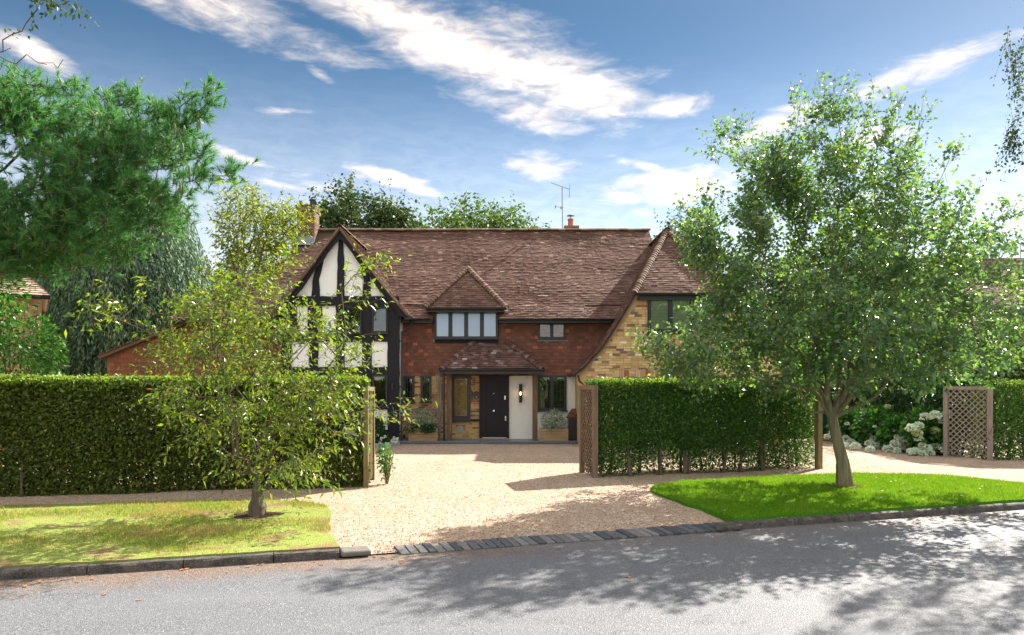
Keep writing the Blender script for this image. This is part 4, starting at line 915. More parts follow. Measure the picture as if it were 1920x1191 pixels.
# house number 18 in dark serifed figures
def strokes(mb, cx, cz, h, pts, wd):
    for a, b in zip(pts[:-1], pts[1:]): mb.bar((cx+a[0]*h, YM-.045, cz+a[1]*h), (cx+b[0]*h, YM-.045, cz+b[1]*h), wd*(a[2]+b[2])/2, .02, (0, 1, 0))
nb = MB(); zc = Z_(741,YM); h = .27
strokes(nb, X_(885.5,YM), zc, h, [(0, -.5, 1.4), (0, .5, 1.4)], .03); strokes(nb, X_(885.5,YM), zc, h, [(-.16, -.49, 1), (.16, -.49, 1)], .018); strokes(nb, X_(885.5,YM), zc, h, [(-.17, .33, 1), (0, .49, 1)], .02)
def ring8(cz_, rx, rz): return [(rx*math.cos(t), cz_+rz*math.sin(t), .55+.75*abs(math.cos(t))) for t in np.linspace(0, 2*math.pi, 19)]
strokes(nb, X_(893.5,YM), zc, h, ring8(.26, .19, .23), .032); strokes(nb, X_(893.5,YM), zc, h, ring8(-.235, .24, .26), .036)
hp(nb, 'house_number', M['gutter'], label='dark figures 18 on the brick beside the door')
# wall lantern
t_ = empty('wall_lantern', (X_(976,YM), YM-.02, Z_(738,YM)), label='tall black lantern with a glowing bulb on the cream wall', cat='lamp'); x = y = 0
g = MB(); g.box(-.05, .05, -.03, 0, -.28, .30); g.lathe((0, -.1, .06), [(.052, 0), (.052, .25), (.04, .26)]); g.lathe((0, -.1, -.3), [(.04, 0), (.052, .01), (.052, .25)])
for k in range(4): a = math.pi/4+k*math.pi/2; g.box(.048*math.cos(a)-.005, .048*math.cos(a)+.005, -.1+.048*math.sin(a)-.005, -.1+.048*math.sin(a)+.005, -.06, .07)
g.build('lamp_body', M['gutter'], t_); g = MB(); g.lathe((0, -.1, -.05), [(.008, 0), (.024, .03), (.026, .06), (.014, .095), (.004, .11)], 14); g.build('bulb', M['lamp_glow'], t_, True)
# --- planters
def planter(x0, x1, label, leafm, dark):
    Y = 22.15; ax0, ax1 = X_(x0, Y), X_(x1, Y); t = empty('planter', ((ax0+ax1)/2, Y, .083), label=label, cat='planter', group='wooden planters on the front step'); w_ = (ax1-ax0)/2
    g = MB(); hgt = .40; nb_ = 4
    for k in range(nb_):
        z0, z1 = hgt*k/nb_+.004, hgt*(k+1)/nb_-.004
        g.box(-w_, w_, 0, .03, z0, z1); g.box(-w_, w_, .37, .40, z0, z1); g.box(-w_, -w_+.03, .031, .369, z0, z1); g.box(w_-.03, w_, .031, .369, z0, z1)
    g.box(-w_-.01, -w_+.05, -.012, .0, 0, hgt+.01); g.box(w_-.05, w_+.01, -.012, .0, 0, hgt+.01); g.build('box', M['planter'], t)
    g = MB(); g.box(-w_+.03, w_-.03, .03, .37, .1, hgt-.04); g.build('soil', M['soil'], t)
    r = np.random.default_rng(int(x0)); lm = MB()
    p, d = clump((0, .16, .62), (.42, .34, .40), 1500, .07, .45, r, .5); leaves(lm, p, .06, .45, d, .0, .4, r); lm.build('plant', M[leafm], t)
    lm = MB()
    for k in range(dark):
        p, d = clump((r.uniform(-w_, w_), -.02, .42), (.2, .18, .14), 90, .06, .5, r, .5); leaves(lm, p, .055, .5, d, .4, .4, r)
    if dark: lm.build('trailing_plant', M['dkleaf'], t)
planter(767, 820, 'wooden planter of grey-green shrub and dark trailing leaves left of the porch', 'silver', 14)
planter(1012, 1065, 'wooden planter with a round silvery shrub under the dark window right of the porch', 'silver', 0)
# small tiled-top cabinet by the right end of the step, tap box
t = empty('meter_cabinet', (1.86, 22.3, .083), label='dark cabinet with a sloping red tiled top beside the right planter', cat='cabinet')
g = MB(); g.box(0, .5, 0, .45, 0, .72); g.box(.03, .22, -.012, 0, .05, .68); g.box(.27, .47, -.012, 0, .05, .68); g.build('box', M['frame'], t)
g = MB(); g.box(-.06, .54, -.05, .5, .725, .76); tiles(g, [(-.1, -.08, .76), (.55, -.08, .76), (.55, .25, 1.0), (.1, .25, 1.0)], .08, .1, .012, .02); g.build('lid', M['hung'], t)
t = MB(); t.box(0, .12, 0, .1, 0, .1); t.tube([(.0, .03, .1), (-.06, .0, .07), (-.08, -.02, .1)], .018, 8); o = t.build('tap_box', M['gutter']); o.location = (X_(1068,YM), YM-.12, .28); tag(o, 'small black tap box against the wall right of the silvery planter', 'lamp')  # tap box with a spout, gives no light
# ------------------------------------------------------------ hedges
def hedge(name, a, b, th, h, n, mat, label, seed, size=.05, z0=.0, sparse=None, stems=(), core=True, lit_top=True, wave=.05, rise=0., back=.35, post=None, lit_shoots=0):
    """clipped hedge whose front face runs from a to b (x, y), th deep behind it"""
    r = np.random.default_rng(seed); a = np.array(a, float); b = np.array(b, float); L = np.linalg.norm(b-a); d = (b-a)/L; q = np.array([-d[1], d[0]])
    root = empty(name, (a[0], a[1], 0), label=label, cat='hedge'); lo = (a[0], a[1], 0)
    areas = np.array([L*h, L*th*1.25, th*h, th*h, L*h*back]); cnt = (n*areas/areas.sum()).astype(int); P_ = []
    for f, c in enumerate(cnt):
        u = r.random(c); v = r.random(c); dep = np.abs(r.normal(size=c))*.07-.02
        if f == 0: s, t, z = u*L, dep, v*h
        elif f == 1: s, t, z = u*L, v*th, h-dep
        elif f == 2: s, t, z = dep, u*th, v*h
        elif f == 3: s, t, z = L-dep, u*th, v*h
        else: s, t, z = u*L, th-dep, v*h
        wv = wave*(np.sin(s*1.7+seed)+np.sin(s*4.3+z*2.1)*.5+np.sin(z*3.7+s*.6)*.5)
        t = t+(wv if f == 0 else 0); z = z*(1+rise*s/L)+(wv*.45 if f == 1 else 0); z = np.maximum(z, .02)
        ok = np.ones(c, bool)
        if sparse is not None: ok = r.random(c) < sparse(s/L, z)
        xy = a+s[:, None]*d+t[:, None]*q; P_.append(np.column_stack([xy, z+z0])[ok])
    P_ = np.concatenate(P_); lm = MB(); out = np.tile(np.array([-q[0], -q[1], .35]), (len(P_), 1))*.5+r.normal(size=P_.shape)
    leaves(lm, P_, size, .55, out, .1, .35, r)
    # shoots standing up out of the top, and fill inside
    c = int(L*42); s = r.random(c)*L; t = r.random(c)*th; xy = a+s[:, None]*d+t[:, None]*q; S_ = np.column_stack([xy, h*(1+rise*s/L)-.03+z0])
    twigs_and_leaves(lm, None, S_, r.normal(size=(c, 3))*.4+[0, 0, 1], .09, 5, size*.8, .5, r, 0, .3)
    c = int(n*.42); s = r.random(c)*L; z = r.random(c)*h; t = .06+r.random(c)*(th-.12); ok = np.ones(c, bool)
    if sparse is not None: ok = r.random(c) < sparse(s/L, z)
    xy = a+s[:, None]*d+t[:, None]*q; leaves(lm, np.column_stack([xy, z+z0])[ok], size*1.3, .7, None, .1, .3, r)
    lm.build('foliage', mat, root, loc=lo)
    if lit_shoots:  # shoots along the top front edge, coloured as if catching the sun
        fm = MB(); c = int(L*lit_shoots); s = r.random(c)*L; t = np.abs(r.normal(size=c))*.22-.05; z = h*(1+rise*s/L)+.03-np.abs(r.normal(size=c))*.07*(1+.6*np.sin(s*3.1))-.5*np.clip(.05-t, 0, 1); xy = a+s[:, None]*d+t[:, None]*q
        leaves(fm, np.column_stack([xy, z]), size*.9, .55, r.normal(size=(c, 3))*.6+[0, 0, .8], 0, .5, r); c = int(L*lit_shoots*.03); s = r.random(c)*L; t = r.random(c)*.4; xy = a+s[:, None]*d+t[:, None]*q
        twigs_and_leaves(fm, None, np.column_stack([xy, h*(1+rise*s/L)-.03]), r.normal(size=(c, 3))*.35+[0, 0, 1], .10, 6, size*.8, .45, r, 0, .3); fm.build('lit_growth', M['lit_shoots'], root, loc=lo)
    br = MB(); k = int(L*2.2); s = np.linspace(.15, L-.15, k)+r.normal(size=k)*.1; t = th*(.35+.3*r.random(k)); xy = a+s[:, None]*d+t[:, None]*q
    A = np.column_stack([xy, np.zeros(k)]); B = A+np.column_stack([r.normal(size=(k, 2))*.07, h*(.35+.15*r.random(k))]); segs(br, A, B, .022+.018*r.random(k), np.full(k, .016), 6)
    m = k*7; i = r.integers(0, k, m); f = .35+.65*r.random((m, 1)); s0 = A[i]+(B[i]-A[i])*f; e = s0+np.column_stack([r.normal(size=(m, 2))*.28, .2+.55*r.random(m)]); e[:, 2] = np.minimum(e[:, 2], h-.05)
    segs(br, s0, e, np.full(m, .009), np.full(m, .004), 4); br.build('branch', M['twig'], root, loc=lo)
    for (f, lean, rad_, ht) in stems:
        g = MB(); p = a+d*L*f+q*.02; g.tube([(p[0]+lean*.0, p[1]-.02, -.02), (p[0]+lean*.3, p[1]-.0, ht*.12), (p[0]+lean*.6, p[1]+.02, ht*.55), (p[0]+lean, p[1]+.12, ht)], [rad_*1.9, rad_*1.15, rad_, rad_*.8], 9); g.build('trunk', M['bark'], root, True, loc=lo)
    return root
# left hedge (front face 11.85 m away at the frame edge, 13 m at the driveway)
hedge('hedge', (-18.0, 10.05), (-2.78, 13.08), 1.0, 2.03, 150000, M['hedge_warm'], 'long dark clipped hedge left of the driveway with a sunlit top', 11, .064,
      sparse=lambda f, z: np.clip(1-(.55)*(z < .5)*(np.sin(f*57+1)*np.sin(z*11+f*90) > .85), .2, 1), stems=((.885, .04, .03, .95), (.62, -.05, .025, .8)), wave=.045, lit_shoots=2600)
def rs(f, z):
    base = np.where(z < .56, .42+.3*(np.sin(f*31)+np.sin(f*13+1) > .6)+.5*(z > .42+.1*np.sin(f*26)), 1.0)
    base = np.where((f < .17) & (z < .6), .75, base); base = np.where((f > .72) & (z < .7), .62, base); return np.where(z < .08, base*.4, base)
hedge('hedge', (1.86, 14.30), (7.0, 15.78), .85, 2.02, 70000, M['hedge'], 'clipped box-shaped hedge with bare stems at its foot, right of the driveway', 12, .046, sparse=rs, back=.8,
      stems=((.13, -.06, .04, .75), (.26, .02, .035, .7), (.37, 0, .03, .6), (.375, .04, .028, .6), (.39, .03, .03, .5), (.545, .16, .028, .7), (.63, .06, .03, .75), (.735, .0, .028, 1.0), (.745, .02, .024, 1.0), (.87, .0, .02, .5)), wave=.03, lit_shoots=1900)
hedge('hedge', (12.36, 17.38), (17.5, 17.9), .9, 1.98, 32000, M['hedge'], 'clipped hedge at the right edge behind the diamond trellis screen', 13, .055, wave=.03, lit_shoots=500)
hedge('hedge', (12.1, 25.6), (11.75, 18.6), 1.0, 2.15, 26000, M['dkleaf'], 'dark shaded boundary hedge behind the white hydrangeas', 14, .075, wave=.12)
# ------------------------------------------------------------ posts and trellises
def tpanel(a, b, z1, label, pw=.09, gap=.115, first=True, seedl=1, lattice=True, grp=None, pm='trellis', pm2=None, beam=True, aH=None):
    a = Vector((*a, 0)); b = Vector((*b, 0)); d = (b-a); L = d.length; d.normalize(); q = Vector((-d.y, d.x, 0)); t = empty('trellis_screen', tuple(a), label=label, cat='trellis'); a0 = a.copy()
    def loc(v): return tuple(Vector(v)-a0)
    for i, p in enumerate((a, b)):
        g = MB(); h_ = (aH or z1) if i == 0 else z1; g.obox(loc(p+Vector((0, 0, h_/2-.02))), d*pw/2, q*pw/2, (0, 0, h_/2+.02)); g.build('post', M[pm if i == 0 else (pm2 or pm)], t)
    if beam: g = MB(); g.obox(loc((a+b)/2+Vector((0, 0, z1-.045))), d*(L/2-pw/2), q*pw*.42, (0, 0, .042)); g.build('top_rail', M[pm], t)
    if lattice:
        x0, x1, zb, zt_ = pw/2, L-pw/2, .06, z1-.09
        for s_, off in ((1, -.008), (-1, .008)):
            g = MB(); c = -2.4
            while c < 3.2:          # slat line x = c + s*z clipped to the frame
                pts = []
                for z in (zb, zt_): x = c+s_*(z-zb) if s_ > 0 else c+(zt_-z)*1.0
                z = np.linspace(zb, zt_, 120); x = c+(z-zb)*(1 if s_ > 0 else -1)*.95+(0 if s_ > 0 else 1.2); ok = (x >= x0) & (x <= x1)
                if ok.sum() > 3:
                    i0, i1 = np.where(ok)[0][[0, -1]]; pa = a+d*x[i0]+Vector((0, 0, z[i0]))+q*off; pb = a+d*x[i1]+Vector((0, 0, z[i1]))+q*off
                    g.bar(loc(pa), loc(pb), .013, .027, tuple(Vector((0, 0, 1)).cross(q)))
                c += gap*1.35
            g.build('lattice', M[pm], t)
    return t
tpanel((1.73, 14.23), (1.55, 15.12), 1.92, 'narrow trellis screen with chunky post at the left end of the right hedge', pm='trellis_dark', pw=.10, gap=.10)
tpanel((11.60, 18.25), (12.22, 17.45), 1.88, 'square-framed diamond trellis screen right of the hydrangeas', .10, .105)
tpanel((-2.78, 13.0), (-2.85, 13.95), 1.90, 'slim greenish posts and trellis at the driveway end of the left hedge', .085, .09, pm='post')
g = MB(); g.box(-.06, .06, -.06, .06, -.02, 1.72); o = g.build('hedge_post', M['post']); o.location = (7.06, 15.72, 0); o.rotation_euler.z = rad(16); tag(o, 'mossy wooden post at the right end of the right hedge', 'post')
# letter box on the left post
t = empty('letter_box', (-2.98, 12.86, .93), label='dark letter box on the post at the end of the left hedge', cat='letter box')
g = MB(); g.box(-.22, .16, -.17, .05, 0, .26); g.box(-.10, .16, -.15, .03, .262, .50); g.prism([(-.23, .262), (-.10, .30), (-.10, .262)], -.16, .04); o = g.build('box', M['gutter'], t)
g = MB(); g.box(-.13, .06, -.179, -.17, .10, .165); g.build('name_plate', M['dull'], t); g = MB(); g.box(-.14, .07, -.176, -.171, .20, .222); g.build('letter_slot', M['steel'], t)

# ------------------------------------------------------------ trees of the verges
def pxprof(rows, D, kx=1., kz=1., cx=960):
    return [(CH+(Z_(py, D)-CH)*kz if py < HZ else Z_(py, D), X_(cx+(a-cx)*kx, D), X_(cx+(b-cx)*kx, D)) for py, a, b in rows]
D = 10.16
broad_tree('cherry_tree', [(-3.79, D, -.02), (-3.80, D, .35), (-3.82, D+.02, .62)], pxprof([(900,470,540),(875,430,590),(850,380,620),(800,335,650),(750,310,680),(700,290,700),(650,280,680),(610,280,640),(580,300,560),(550,350,530),(520,400,500)], D), D, M['cherry'], M['bark'], 210, 1560, 6, .086, .36, 21, twl=.28, yk=.75, rtrunk=None, droop=.45, up=.7, curve=-.16, hole=.36, tip=.0055, edge=.6, pen=.35, outb=.7, upb=.25,
           extra=[P(190,545,D-.2), P(205,585,D), P(165,595,D+.1), P(225,600,D-.3), P(270,560,D), P(690,510,D), P(715,500,D-.2), P(680,560,D), P(725,755,D-.4), P(700,770,D-.2), P(560,870,D-.6), P(540,900,D-.5), P(600,880,D-.6), P(640,545,D), P(665,515,D), P(690,500,D), P(540,480,D)],
           label='small leaning ornamental tree with drooping yellow-green leaves on the dry left verge', cat='tree', rmax=.075)
g = MB(); g.lathe((-3.79, D, -.03), [(.17,0),(.14,.03),(.125,.08),(.13,.17),(.12,.22),(.085,.28),(.07,.5)], 16)
o = g.build('trunk_base', M['bark'], bpy.data.objects['cherry_tree'], True); o.location = -Vector(bpy.data.objects['cherry_tree'].location)
D = 12.8
rw = [(718,1340,1880),(700,1250,1930),(670,1200,1960),(640,1195,2010),(600,1285,2010),(560,1318,1980),(520,1318,1950),(480,1290,1900),(440,1295,1860),(400,1325,1820),(360,1345,1790),(320,1345,1770),(290,1395,1735),(260,1425,1700),(235,1458,1665),(210,1482,1625),(180,1490,1600),(158,1505,1575)]
broad_tree('young_tree', [(6.25, D, -.02), (6.20, D, .5), (6.06, D+.02, 1.1), (6.0, D+.03, 1.42)], pxprof(rw, D, .95, .91, 1560), D, M['whitebeam'], M['skin_bark'], 460, 8800, 6, .082, .68, 22, twl=.28, yk=.7, rtrunk=[.17, .12, .104, .098, .094, .09, .086], droop=.15, up=.5, curve=.08, hole=.30, tip=.006, edge=.55, pen=.42, outb=.7, upb=.5, ex=2.4, rmax=.085,
           extra=[P(1365,255,D), P(1350,285,D+.2), P(1385,262,D), P(1300,405,D), P(1255,640,D-.3), P(1225,650,D-.5), P(1880,405,D+.2), P(1850,430,D), P(1780,300,D), P(1725,225,D), P(1440,722,D-.4), P(1500,735,D-.2), P(1500,195,D), P(1550,185,D), P(1675,210,D), P(1610,185,D)]+[P(a_, b_, D+c_) for a_, b_, c_ in np.random.default_rng(9).uniform([1325, 380, -.9], [1450, 640, .9], (70, 3))]+[P(a_, b_, D+c_) for a_, b_, c_ in np.random.default_rng(11).uniform([1300, 430, -.5], [1350, 540, .5], (16, 3))]+[P(a_, b_, D+c_) for a_, b_, c_ in np.random.default_rng(10).uniform([1390, 275, -.7], [1500, 400, .7], (26, 3))],
           label='tall young broad-leaved tree with grey-green leaves on the bright right verge', cat='tree')
yt = bpy.data.objects['young_tree']; g = MB(); q0 = Vector((6.0, D+.03, 1.42))
for pts, r0, r1 in (([(1563,795,0),(1552,745,-.1),(1548,690,-.15),(1520,620,-.3)], .06, .03), ([(1566,800,0),(1572,740,.05),(1574,680,.1),(1568,560,.1),(1555,420,.1)], .07, .028), ([(1570,795,0),(1596,740,.1),(1606,690,.1),(1640,600,.2)], .055, .026), ([(1568,805,0),(1590,770,-.1),(1640,745,-.2),(1672,700,-.2),(1690,660,-.2)], .042, .02), ([(1560,800,0),(1545,765,-.1),(1528,735,-.2),(1470,718,-.4),(1430,712,-.5)], .04, .015), ([(1566,800,0),(1590,700,.3),(1600,600,.5),(1590,480,.5)], .06, .03)):
    P3 = [q0-Vector((0, 0, .12))]+[Vector(P(x, y, D+.03+dy)) for x, y, dy in pts[1:]]; n_ = 14; Q = []
    for i in range(n_):
        u = i/(n_-1)*(len(P3)-1); k = min(int(u), len(P3)-2); u -= k; a_ = P3[max(k-1, 0)]; b_ = P3[k]; c_2 = P3[k+1]; d_ = P3[min(k+2, len(P3)-1)]
        Q.append(.5*((2*b_)+(c_2-a_)*u+(2*a_-5*b_+4*c_2-d_)*u*u+(3*b_-a_-3*c_2+d_)*u**3))
    g.tube([q-Vector(yt.location) for q in Q], list(np.linspace(r0, r1, n_)), 10)
g.build('limb', M['skin_bark'], yt, True)
# ------------------------------------------------------------ pine behind the left hedge
def pine():
    r = np.random.default_rng(31); base = (-13.2, 14.5, 0); root = empty('pine_tree', base, label='big dark long-needled pine with hanging cones at the upper left', cat='tree')
    trunk = [(-13.2, 14.5, 0), (-13.1, 14.4, 3), (-12.9, 14.2, 6), (-12.6, 14, 7.6)]; D = 13.0
    rows = [(520,-300,120),(480,-300,250),(440,-300,310),(400,-300,345),(360,-300,352),(320,-300,362),(280,-300,372),(250,-300,372),(225,-300,350),(205,-300,300),(185,-300,215),(170,-250,150)]
    T = volume(pxprof(rows, D), 1100, D, .42, 5, .22, hs=1.7, edge=.7)
    ex = np.array([P(395,175,D), P(385,200,D), P(375,225,D), P(350,190,D), P(360,215,D), P(340,240,D), P(370,300,D), P(385,290,D), P(375,330,D), P(430,330,D+.3), P(440,325,D+.3), P(330,235,D), P(300,215,D), P(255,185,D), P(225,180,D), P(130,168,D), P(80,175,D)])
    sk = skeleton(trunk, np.concatenate([T, ex]), pen=.30, tip=.008, r=r, rmax=.14); PA, par, rr, ends, ntr = sk
    tm = MB(); segs(tm, PA[:ntr-1], PA[1:ntr], np.linspace(.3, .14, ntr-1), np.linspace(.29, .13, ntr-1), 10); tm.build('trunk', M['bark'], root, True, loc=base)
    bm = MB(); limbs(bm, sk, 5, ntr); bm.build('branch', M['bark'], root, loc=base)
    thin = np.where(rr < .017)[0]; thin = thin[thin > ntr]; n = 7600; pk = thin[r.integers(0, len(thin), n)]; S_ = PA[pk]+r.normal(size=(n, 3))*.12
    S_[-len(ex)*7:] = np.repeat(ex, 7, 0)+r.normal(size=(len(ex)*7, 3))*.07
    Dv = nrm(r.normal(size=(n, 3))*.55+np.array([.35, -.2, .55])); K = 34; f = r.random((n, K, 1))**.6
    p = S_[:, None]+Dv[:, None]*.16*f; nd = nrm(Dv[:, None]*1.0+nrm(r.normal(size=(n, K, 3)))*.62+np.array([0, 0, -.10])); Ln = .165*(1+.2*r.normal(size=(n, K, 1)))
    sd = nrm(np.cross(nd, r.normal(size=(n, K, 3))))*.0055; V = np.stack([p-sd, p+sd, p+nd*Ln-[0, 0, .012]], 2).reshape(-1, 3)
    nm = MB(); nm.np(V, np.arange(len(V)).reshape(-1, 3)); nm.build('crown', M['needle'], root, loc=base)
    sm = MB(); segs(sm, S_, S_+Dv*.17, np.full(n, .006), np.full(n, .003), 3); sm.build('shoots', plain('shoot_bark', (.30,.17,.08), .8), root, loc=base)
    for (x, y, dx) in ((328,232,0),(335,238,.05),(345,235,-.05),(318,240,0),(375,222,0),(372,226,.04),(300,262,0),(310,285,.05),(330,290,0),(342,268,-.04),(338,340,0),(343,345,.03),(335,352,0),(355,310,0)):
        c = MB(); q = P(x, y, D+dx*3-.6); c.lathe((0, 0, 0), [(.006, 0), (.02, -.03), (.024, -.09), (.018, -.16), (.005, -.21)][::-1], 8); o = c.build('cone', plain('cone_scale', (.10,.15,.07), .7), root, True); o.location = Vector(q)-Vector(base); o.rotation_euler = (dx, dx*2, 0)
pine()
# ------------------------------------------------------------ weeping conifer behind it
def weeping(name, cx, cy, prof, n, seed, label, mat, tr=.35):
    r = np.random.default_rng(seed); base = (cx, cy, 0); root = empty(name, base, label=label, cat='tree'); top = max(p[0] for p in prof)
    g = MB(); g.tube([(0, 0, 0), (.05, 0, top*.5), (0, 0, top*.97)], [tr, tr*.6, .03], 10); g.build('trunk', M['redbark'], root, True)
    T = volume(prof, n, cy, .7, seed, 0, edge=.5); T[:, 2] += 0
    h = T[:, 2:3]; st = np.column_stack([np.full(n, cx), np.full(n, cy), T[:, 2]-.5]); k = r.random(n) < .05
    bm = MB(); mid = (st+T)/2+[0, 0, .35]; T2 = st+(T-st)*.8; segs(bm, st[k], mid[k], np.full(k.sum(), .05), np.full(k.sum(), .03), 4); segs(bm, mid[k], T2[k], np.full(k.sum(), .03), np.full(k.sum(), .01), 4); bm.build('branch', M['bark'], root, loc=base)
    out = nrm((T-[cx, cy, 0])*[1, 1, 0]+1e-6); K = 16; f = np.linspace(0, 1, K)[None, :, None]; L = .55+.5*r.random((n, 1, 1))
    p = T[:, None]+out[:, None]*(.28*f)*L+np.array([0, 0, -1])*(f**1.6)*L+r.normal(size=(n, K, 3))*.045; lm = MB()
    leaves(lm, p.reshape(-1, 3), .15, .30, np.tile(np.array([0, 0, -.9]), (n*K, 1))+np.repeat(out, K, 0)*.5, .5, .2, r); lm.build('crown', mat, root, loc=base)
weeping('weeping_conifer', X_(225,27), 27, pxprof([(760,60,400),(700,70,400),(640,75,395),(580,80,390),(520,75,385),(460,85,375),(420,110,360),(380,150,345),(345,195,300),(325,225,265)], 27), 8200, 41, 'tall grey-green weeping conifer behind the left hedge', M['cedar'])
weeping('weeping_conifer', X_(60,33), 33, pxprof([(760,-60,180),(640,-50,170),(560,-50,165),(480,-40,160),(420,0,120)], 33), 1500, 42, 'darker conifer at the left edge beyond the pink neighbouring house', M['cedar'])
D = 17
broad_tree('maple_tree', [(X_(415,D), D, 0), (X_(410,D), D, 2.6), (X_(412,D), D, 3.6)], pxprof([(640,370,450),(580,370,480),(540,368,500),(500,375,520),(460,375,550),(430,385,575),(405,395,570),(385,410,545),(360,400,470),(335,385,450),(315,390,420)], D), D, M['maple'], M['bark'], 220, 1050, 6, .095, .45, 23, twl=.36, tip=.008, edge=.55, hole=.3, upb=.6, label='slender yellow-green tree between the weeping conifer and the timber gable', cat='tree')
def back_tree(px, D, rows, leafm, n, size, label, seed, nt=140, cat='tree', grp=None, tr=.3, name='broadleaf_tree', hole=.2):
    pr = pxprof(rows, D); cx = X_(px, D)
    return broad_tree(name, [(cx, D, 0), (cx+.1, D, pr[-1][0]*.4), (cx, D, pr[-1][0]*.6)], pr, D, leafm, M['bark'], nt, n, 6, size, .6, seed, twl=size*3.5, tip=.03, edge=.4, hole=hole, rtrunk=[tr, tr*.8, tr*.6], spread=.35, label=label, cat=cat, group=grp)
back_tree(650, 44, [(600,575,800),(500,575,800),(450,578,790),(420,583,772),(400,590,750),(385,598,728),(375,605,690),(366,612,662)][::1], M['oakleaf'], 5200, .24, 'dark round-headed tree rising behind the roof beside the chimney', 51, 260, hole=0)
back_tree(745, 43, [(600,670,790),(450,690,782),(420,695,774),(400,700,758),(388,705,740),(380,706,728)], M['oakleaf'], 2600, .24, 'lower dark tree just right of the round-headed one behind the roof', 52, 120, hole=0)
back_tree(890, 40, [(600,780,1010),(450,785,1005),(432,795,1000),(420,802,970),(408,812,940),(400,822,900)], M['backleaf'], 4200, .22, 'light green tree top behind the middle of the roof ridge', 53, 200, hole=0)
back_tree(1262, 34, [(520,1225,1310),(480,1240,1300),(455,1246,1285),(435,1252,1274),(418,1258,1266)], M['cedar'], 900, .16, 'blue-green conifer tip behind the brick wing', 54, 60, name='conifer_tree', hole=0)
back_tree(1620, 31, [(760,1500,1760),(700,1500,1760),(640,1510,1750),(600,1530,1730),(560,1560,1700),(540,1590,1670)], M['oakleaf'], 3400, .2, 'dark tree between the brick wing and the right neighbour', 55, 160)
back_tree(1820, 29, [(760,1700,1990),(700,1700,1990),(660,1720,1990),(630,1740,1980),(610,1770,1950)], M['oakleaf'], 3600, .2, 'dark tree in front of the right neighbouring roofs', 56, 160)
back_tree(1450, 33, [(700,1330,1560),(600,1340,1550),(540,1360,1530),(500,1390,1500),(480,1410,1480)], M['oakleaf'], 2600, .2, 'dark tree behind the right end of the brick wing', 57, 130)
back_tree(480, 36, [(760,380,600),(640,385,600),(560,390,580),(520,400,560),(480,430,540)], M['oakleaf'], 2600, .2, 'dark tree beyond the left end of the main roof', 58, 130)
back_tree(30, 40, [(760,-200,150),(640,-200,150),(560,-200,140),(480,-180,100)], M['oakleaf'], 2400, .22, 'shaded tree far behind the pink neighbouring house', 59, 130)
# old conifer trunk by the fence
g = MB(); g.tube([(0, 0, -.02), (.02, 0, .4), (0, .05, 2.5), (-.05, .1, 6)], [.34, .24, .2, .15], 12); t = empty('conifer_tree', (X_(1590,24), 24, 0), label='red-barked conifer beside the fence behind the young tree', cat='tree'); g.build('trunk', M['redbark'], t, True)
r = np.random.default_rng(61); lm = MB()
for k in range(26):
    z = 3.2+k*.12; a = r.random()*6.28; L = r.uniform(1, 2.2); p, d = clump((math.cos(a)*L*.7, math.sin(a)*L*.7, z), (.9, .9, .35), 130, .14, .3, r, .5); leaves(lm, p, .16, .35, d, .5, .4, r)
lm.build('crown', M['oakleaf'], t)
# ------------------------------------------------------------ birch reaching in at the upper right
def birch():
    r = np.random.default_rng(71); base = (12.2, 13.0, 0); root = empty('birch_tree', base, label='hanging birch twigs with small leaves at the upper right corner', cat='tree')
    rows = [(5.2, 8.2, 14), (6.4, 7.6, 15), (7.6, 7.4, 15.5), (8.8, 7.6, 15), (10, 8.5, 14), (11.5, 10, 13)]
    T = volume(rows, 520, 11.0, .8, 7, .28, hs=.9, edge=.6); T = T[(T[:, 0] > .752*T[:, 1])]
    sk = skeleton([(12.2, 13, 0), (12.0, 13, 3), (11.8, 12.6, 6)], T, pen=.4, tip=.006, r=r, rmax=.12); PA, par, rr, ends, ntr = sk
    tm = MB(); segs(tm, PA[:ntr-1], PA[1:ntr], np.linspace(.2, .1, ntr-1), np.linspace(.19, .1, ntr-1), 10); limbs(tm, sk, 5, ntr); tm.build('trunk', M['birchbark'], root, loc=base)
    n = 2400; thin = np.where(rr < .02)[0]; thin = thin[thin > ntr]; pk = thin[r.integers(0, len(thin), n)]; S_ = PA[pk]
    ex = np.array([(X_(x, 11.5), 11.5, Z_(y, 11.5)) for x, y in [(1885,60),(1900,95),(1893,80),(1912,130),(1905,110),(1900,215),(1890,255),(1905,235),(1912,250),(1888,240),(1898,262)]]); ex = np.repeat(ex, 5, 0)+r.normal(size=(55, 3))*.05; S_ = np.concatenate([S_, ex]); n = len(S_)
    ok = S_[:, 0] > .722*S_[:, 1]; S_ = S_[ok]; n = len(S_)
    lm, tw = MB(), MB(); K = 15; L = .5+.5*r.random((n, 1, 1)); L[-60:] *= .75; sway = r.normal(size=(n, 1, 3))*.22*[1, 1, 0]; f = np.linspace(.05, 1, K)[None, :, None]
    p = S_[:, None]+sway*f*L+np.array([0, 0, -1])*f*L; segs(tw, S_, p[:, K//2], np.full(n, .003), np.full(n, .002), 3); segs(tw, p[:, K//2], p[:, -1], np.full(n, .002), np.full(n, .001), 3)
    leaves(lm, (p+r.normal(size=p.shape)*.03).reshape(-1, 3), .048, .7, None, .5, .4, r); tw.build('twig', M['twig'], root, loc=base); lm.build('crown', M['birch'], root, loc=base)
birch()
